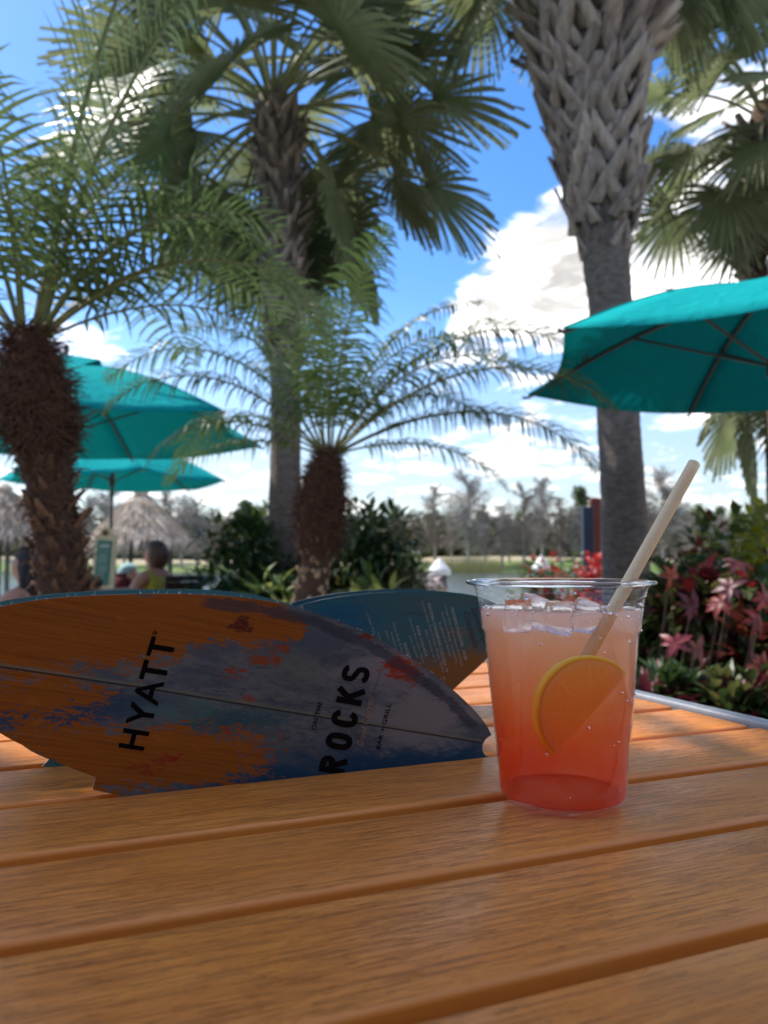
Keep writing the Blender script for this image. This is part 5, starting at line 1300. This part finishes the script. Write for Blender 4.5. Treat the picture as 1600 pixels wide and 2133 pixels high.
def leafy_meshes(seed, mat, H=12.0):
    rg = random.Random(seed); tk = MB(); tk.tube([(0, 0, -1.2), (.1, 0, H * .4), (0, .1, H * .8)], [.35, .22, .08], 7); cr = MB()
    for i in range(16):
        a = rg.uniform(0, 6.28); z = H * (.38 + .6 * rg.random()); r_ = H * .24 * (1.15 - z / H) * 1.6 * rg.random() ** .5; c = Vector((r_ * math.cos(a), r_ * math.sin(a), z)); rr = H * rg.uniform(.08, .14)
        tk.tube([(0, 0, z * .7), c], [.08, .03], 5)
        for k in range(70):
            o_ = rdir(rg); P = c + o_ * rr * rg.random() ** .4; d = rdir(rg); s_ = d.cross(o_).normalized() if d.cross(o_).length > .05 else Vector((1, 0, 0)); q_2 = rg.uniform(.25, .5)
            cr.add([P - d * q_2 - s_ * q_2 * .5, P + d * q_2 * .2 - s_ * q_2 * .6, P + d * q_2, P + s_ * q_2 * .6], [(0, 1, 2, 3)])
    return tk.mesh('trunk', TRK), cr.mesh('crown', mat)


GT = [leafy_meshes(300 + i, LG[(0, 1, 3)[i]]) for i in range(3)]
rg = random.Random(77)


def far_tree(px, ytop, Y, meshes, H, label, grp, nm):
    P = at(px, ytop, Y); gz = ground_h(P.x, Y); s_ = (P.z - gz) / H
    t_ = thing(nm, label, 'tree', (P.x, Y, gz), rg.uniform(0, 6.28), grp); t_.scale = (s_ * rg.uniform(.9, 1.15), s_ * rg.uniform(.9, 1.15), s_)
    link('trunk', meshes[0], t_); link('crown', meshes[1], t_)


BARE = [(905, 1012, 0), (975, 996, 2), (1045, 1050, 1), (1090, 1012, 3), (1128, 1000, 4), (1165, 1035, 0), (1010, 1062, 1), (870, 1068, 3), (940, 1066, 1), (1195, 1052, 1), (1378, 990, 2), (1405, 1030, 4), (1430, 1062, 1), (830, 1072, 0), (770, 1074, 3), (730, 1070, 1), (1350, 1045, 0), (1225, 1060, 3), (1060, 1075, 4), (1112, 1068, 2),
        (20, 1035, 1), (75, 1045, 3), (130, 1030, 0), (185, 1040, 4), (225, 1025, 2), (262, 1050, 1), (310, 1035, 0), (345, 1020, 3), (380, 1032, 1), (412, 1045, 4), (445, 1058, 0), (475, 1070, 3), (-30, 1030, 2), (-80, 1035, 0), (1500, 1072, 1), (1620, 1060, 2), (1680, 1050, 3)]
for i, (px, yt, k) in enumerate(BARE):
    if px == 975: lb = 'tallest bare grey tree on the far bank, broad fan of twigs above its neighbours'
    elif px == 1378: lb = 'tall bare tree on the far bank showing between straw and criss-cross palm'
    elif px == 905: lb = 'slim bare tree on the far bank above the nearer white-capped post'
    else:
        br = 'brown' if k in (0, 3) else 'grey'
        zone = ('near the thatched shelter by the shaggy palm' if px < 110 else 'above the thatched shelter behind the woman in yellow' if px < 360 else 'between the thatched shelter and the tall grey palm' if px < 560 else 'just past the bulging date palm' if px < 800 else
                'beyond the low dark shrub and nearer mooring post' if px < 1000 else 'beyond the mooring post among red flowers' if px < 1180 else 'beside the navy sign board' if px < 1240 else 'seen past the drinking straw' if px < 1460 else 'behind the yellow leaved shrub')
        lb = 'bare ' + br + ' tree on the far bank ' + zone
    far_tree(px, yt, rg.uniform(141, 166), BT[k], 14.0, lb, 'bare trees along the far bank', 'bare_tree')
for i, (px, yt, k) in enumerate(((510, 1048, 0), (540, 1062, 1), (690, 1060, 0), (1455, 1050, 2), (1495, 1062, 0), (1535, 1060, 2), (1570, 1048, 0), (1605, 1042, 2), (1215, 1022, 0), (640, 1064, 1), (820, 1060, 0), (1010, 1056, 1), (1300, 1055, 0), (1650, 1045, 0))):
    far_tree(px, yt, rg.uniform(172, 184), GT[k], 11.8, 'leafy ' + ('dark green', 'olive', 'bright green')[k] + ' tree on the far bank ' + ('by the tall grey palm trunk' if px < 600 else 'past the bulging date palm' if px < 900 else 'behind the bare trees over the drink cup' if px < 1150 else 'beside the criss-cross palm trunk' if px < 1400 else 'behind the yellow leaved shrub'), 'green trees behind the bare ones', 'leafy_tree')
wd = MB(); rg = random.Random(12)
for i in range(15000):
    x = rg.uniform(-230, 230); u = x * .06; hh = 11.5 + 2.2 * mnoise.noise(Vector((u, 3, 0))) + 1.4 * mnoise.noise(Vector((u * 4, 7, 0)))
    Yw = rg.uniform(188, 214); z = 1.4 + (hh) * rg.random() ** .8; c = mnoise.noise(Vector((x * .10, z * .12, 5.0)))
    wd.m = 2 if c > .22 else (1 if c > -.05 else (0 if c > -.3 else 3)); d = rdir(rg); s_ = d.cross(rdir(rg)); s_ = s_.normalized() if s_.length > .05 else Vector((1, 0, 0)); q2_ = rg.uniform(.6, 1.3); P = Vector((x, Yw, z))
    wd.add([P - d * q2_, P - s_ * q2_ * .7, P + d * q2_, P + s_ * q2_ * .7], [(0, 1, 2, 3)])
nb_ = 120
for k, (Yw, hs_) in enumerate(((200, .80), (216, .92))):
    vs = []
    for i in range(nb_ + 1):
        x = -260 + 520 * i / nb_
        for j in range(7):
            u = x * .06; hh = (11.5 + 2.2 * mnoise.noise(Vector((u, 3, 0))) + 1.4 * mnoise.noise(Vector((u * 4, 7, 0)))) * hs_
            vs.append((x + rg.uniform(-1, 1), Yw + 5 * mnoise.noise(Vector((x * .2, j * 2.1, 9))) + (4 if j == 6 else 0), .8 + hh * j / 6 + rg.uniform(-.5, .5)))
    for i in range(nb_):
        for j in range(6):
            c = mnoise.noise(Vector((vs[i * 7][0] * .10, j * .3, 5.0 + k))); wd.m = 2 if c > .12 else (1 if c > -.12 else 0)
            wd.add([vs[i * 7 + j], vs[(i + 1) * 7 + j], vs[(i + 1) * 7 + j + 1], vs[i * 7 + j + 1]], [(0, 1, 2, 3)])
wo_ = wd.build('wood', LG); tag(wo_, 'dense mixed wood far behind the bare trees', 'wood', None, 'stuff')
# reeds and low scrub on the far bank
REED = pm('reed', (.34, .29, .13), (.22, .23, .08), .8, .9, trans=.2); SCRUB = LG[0]
rd = MB()
for i in range(5200):
    px = rg.choice((rg.gauss(985, 40), rg.gauss(850, 60), rg.uniform(-100, 560), rg.uniform(700, 1300))); Yr = rg.uniform(122, 131); b0 = at(px, 1170, Yr); gz = ground_h(b0.x, Yr) - .1; hh = rg.uniform(.8, 2.6) * (1.5 if abs(px - 985) < 60 else .55)
    dx = rg.uniform(-.4, .4); w_ = rg.uniform(.03, .08); P = Vector((b0.x, Yr, gz)); rd.add([P - Vector((w_, 0, 0)), P + Vector((w_, 0, 0)), P + Vector((dx, rg.uniform(-.3, .3), hh))], [(0, 1, 2)])
tag(rd.build('reeds', REED), 'tan and green reeds fringing the far bank', 'reeds', None, 'stuff')
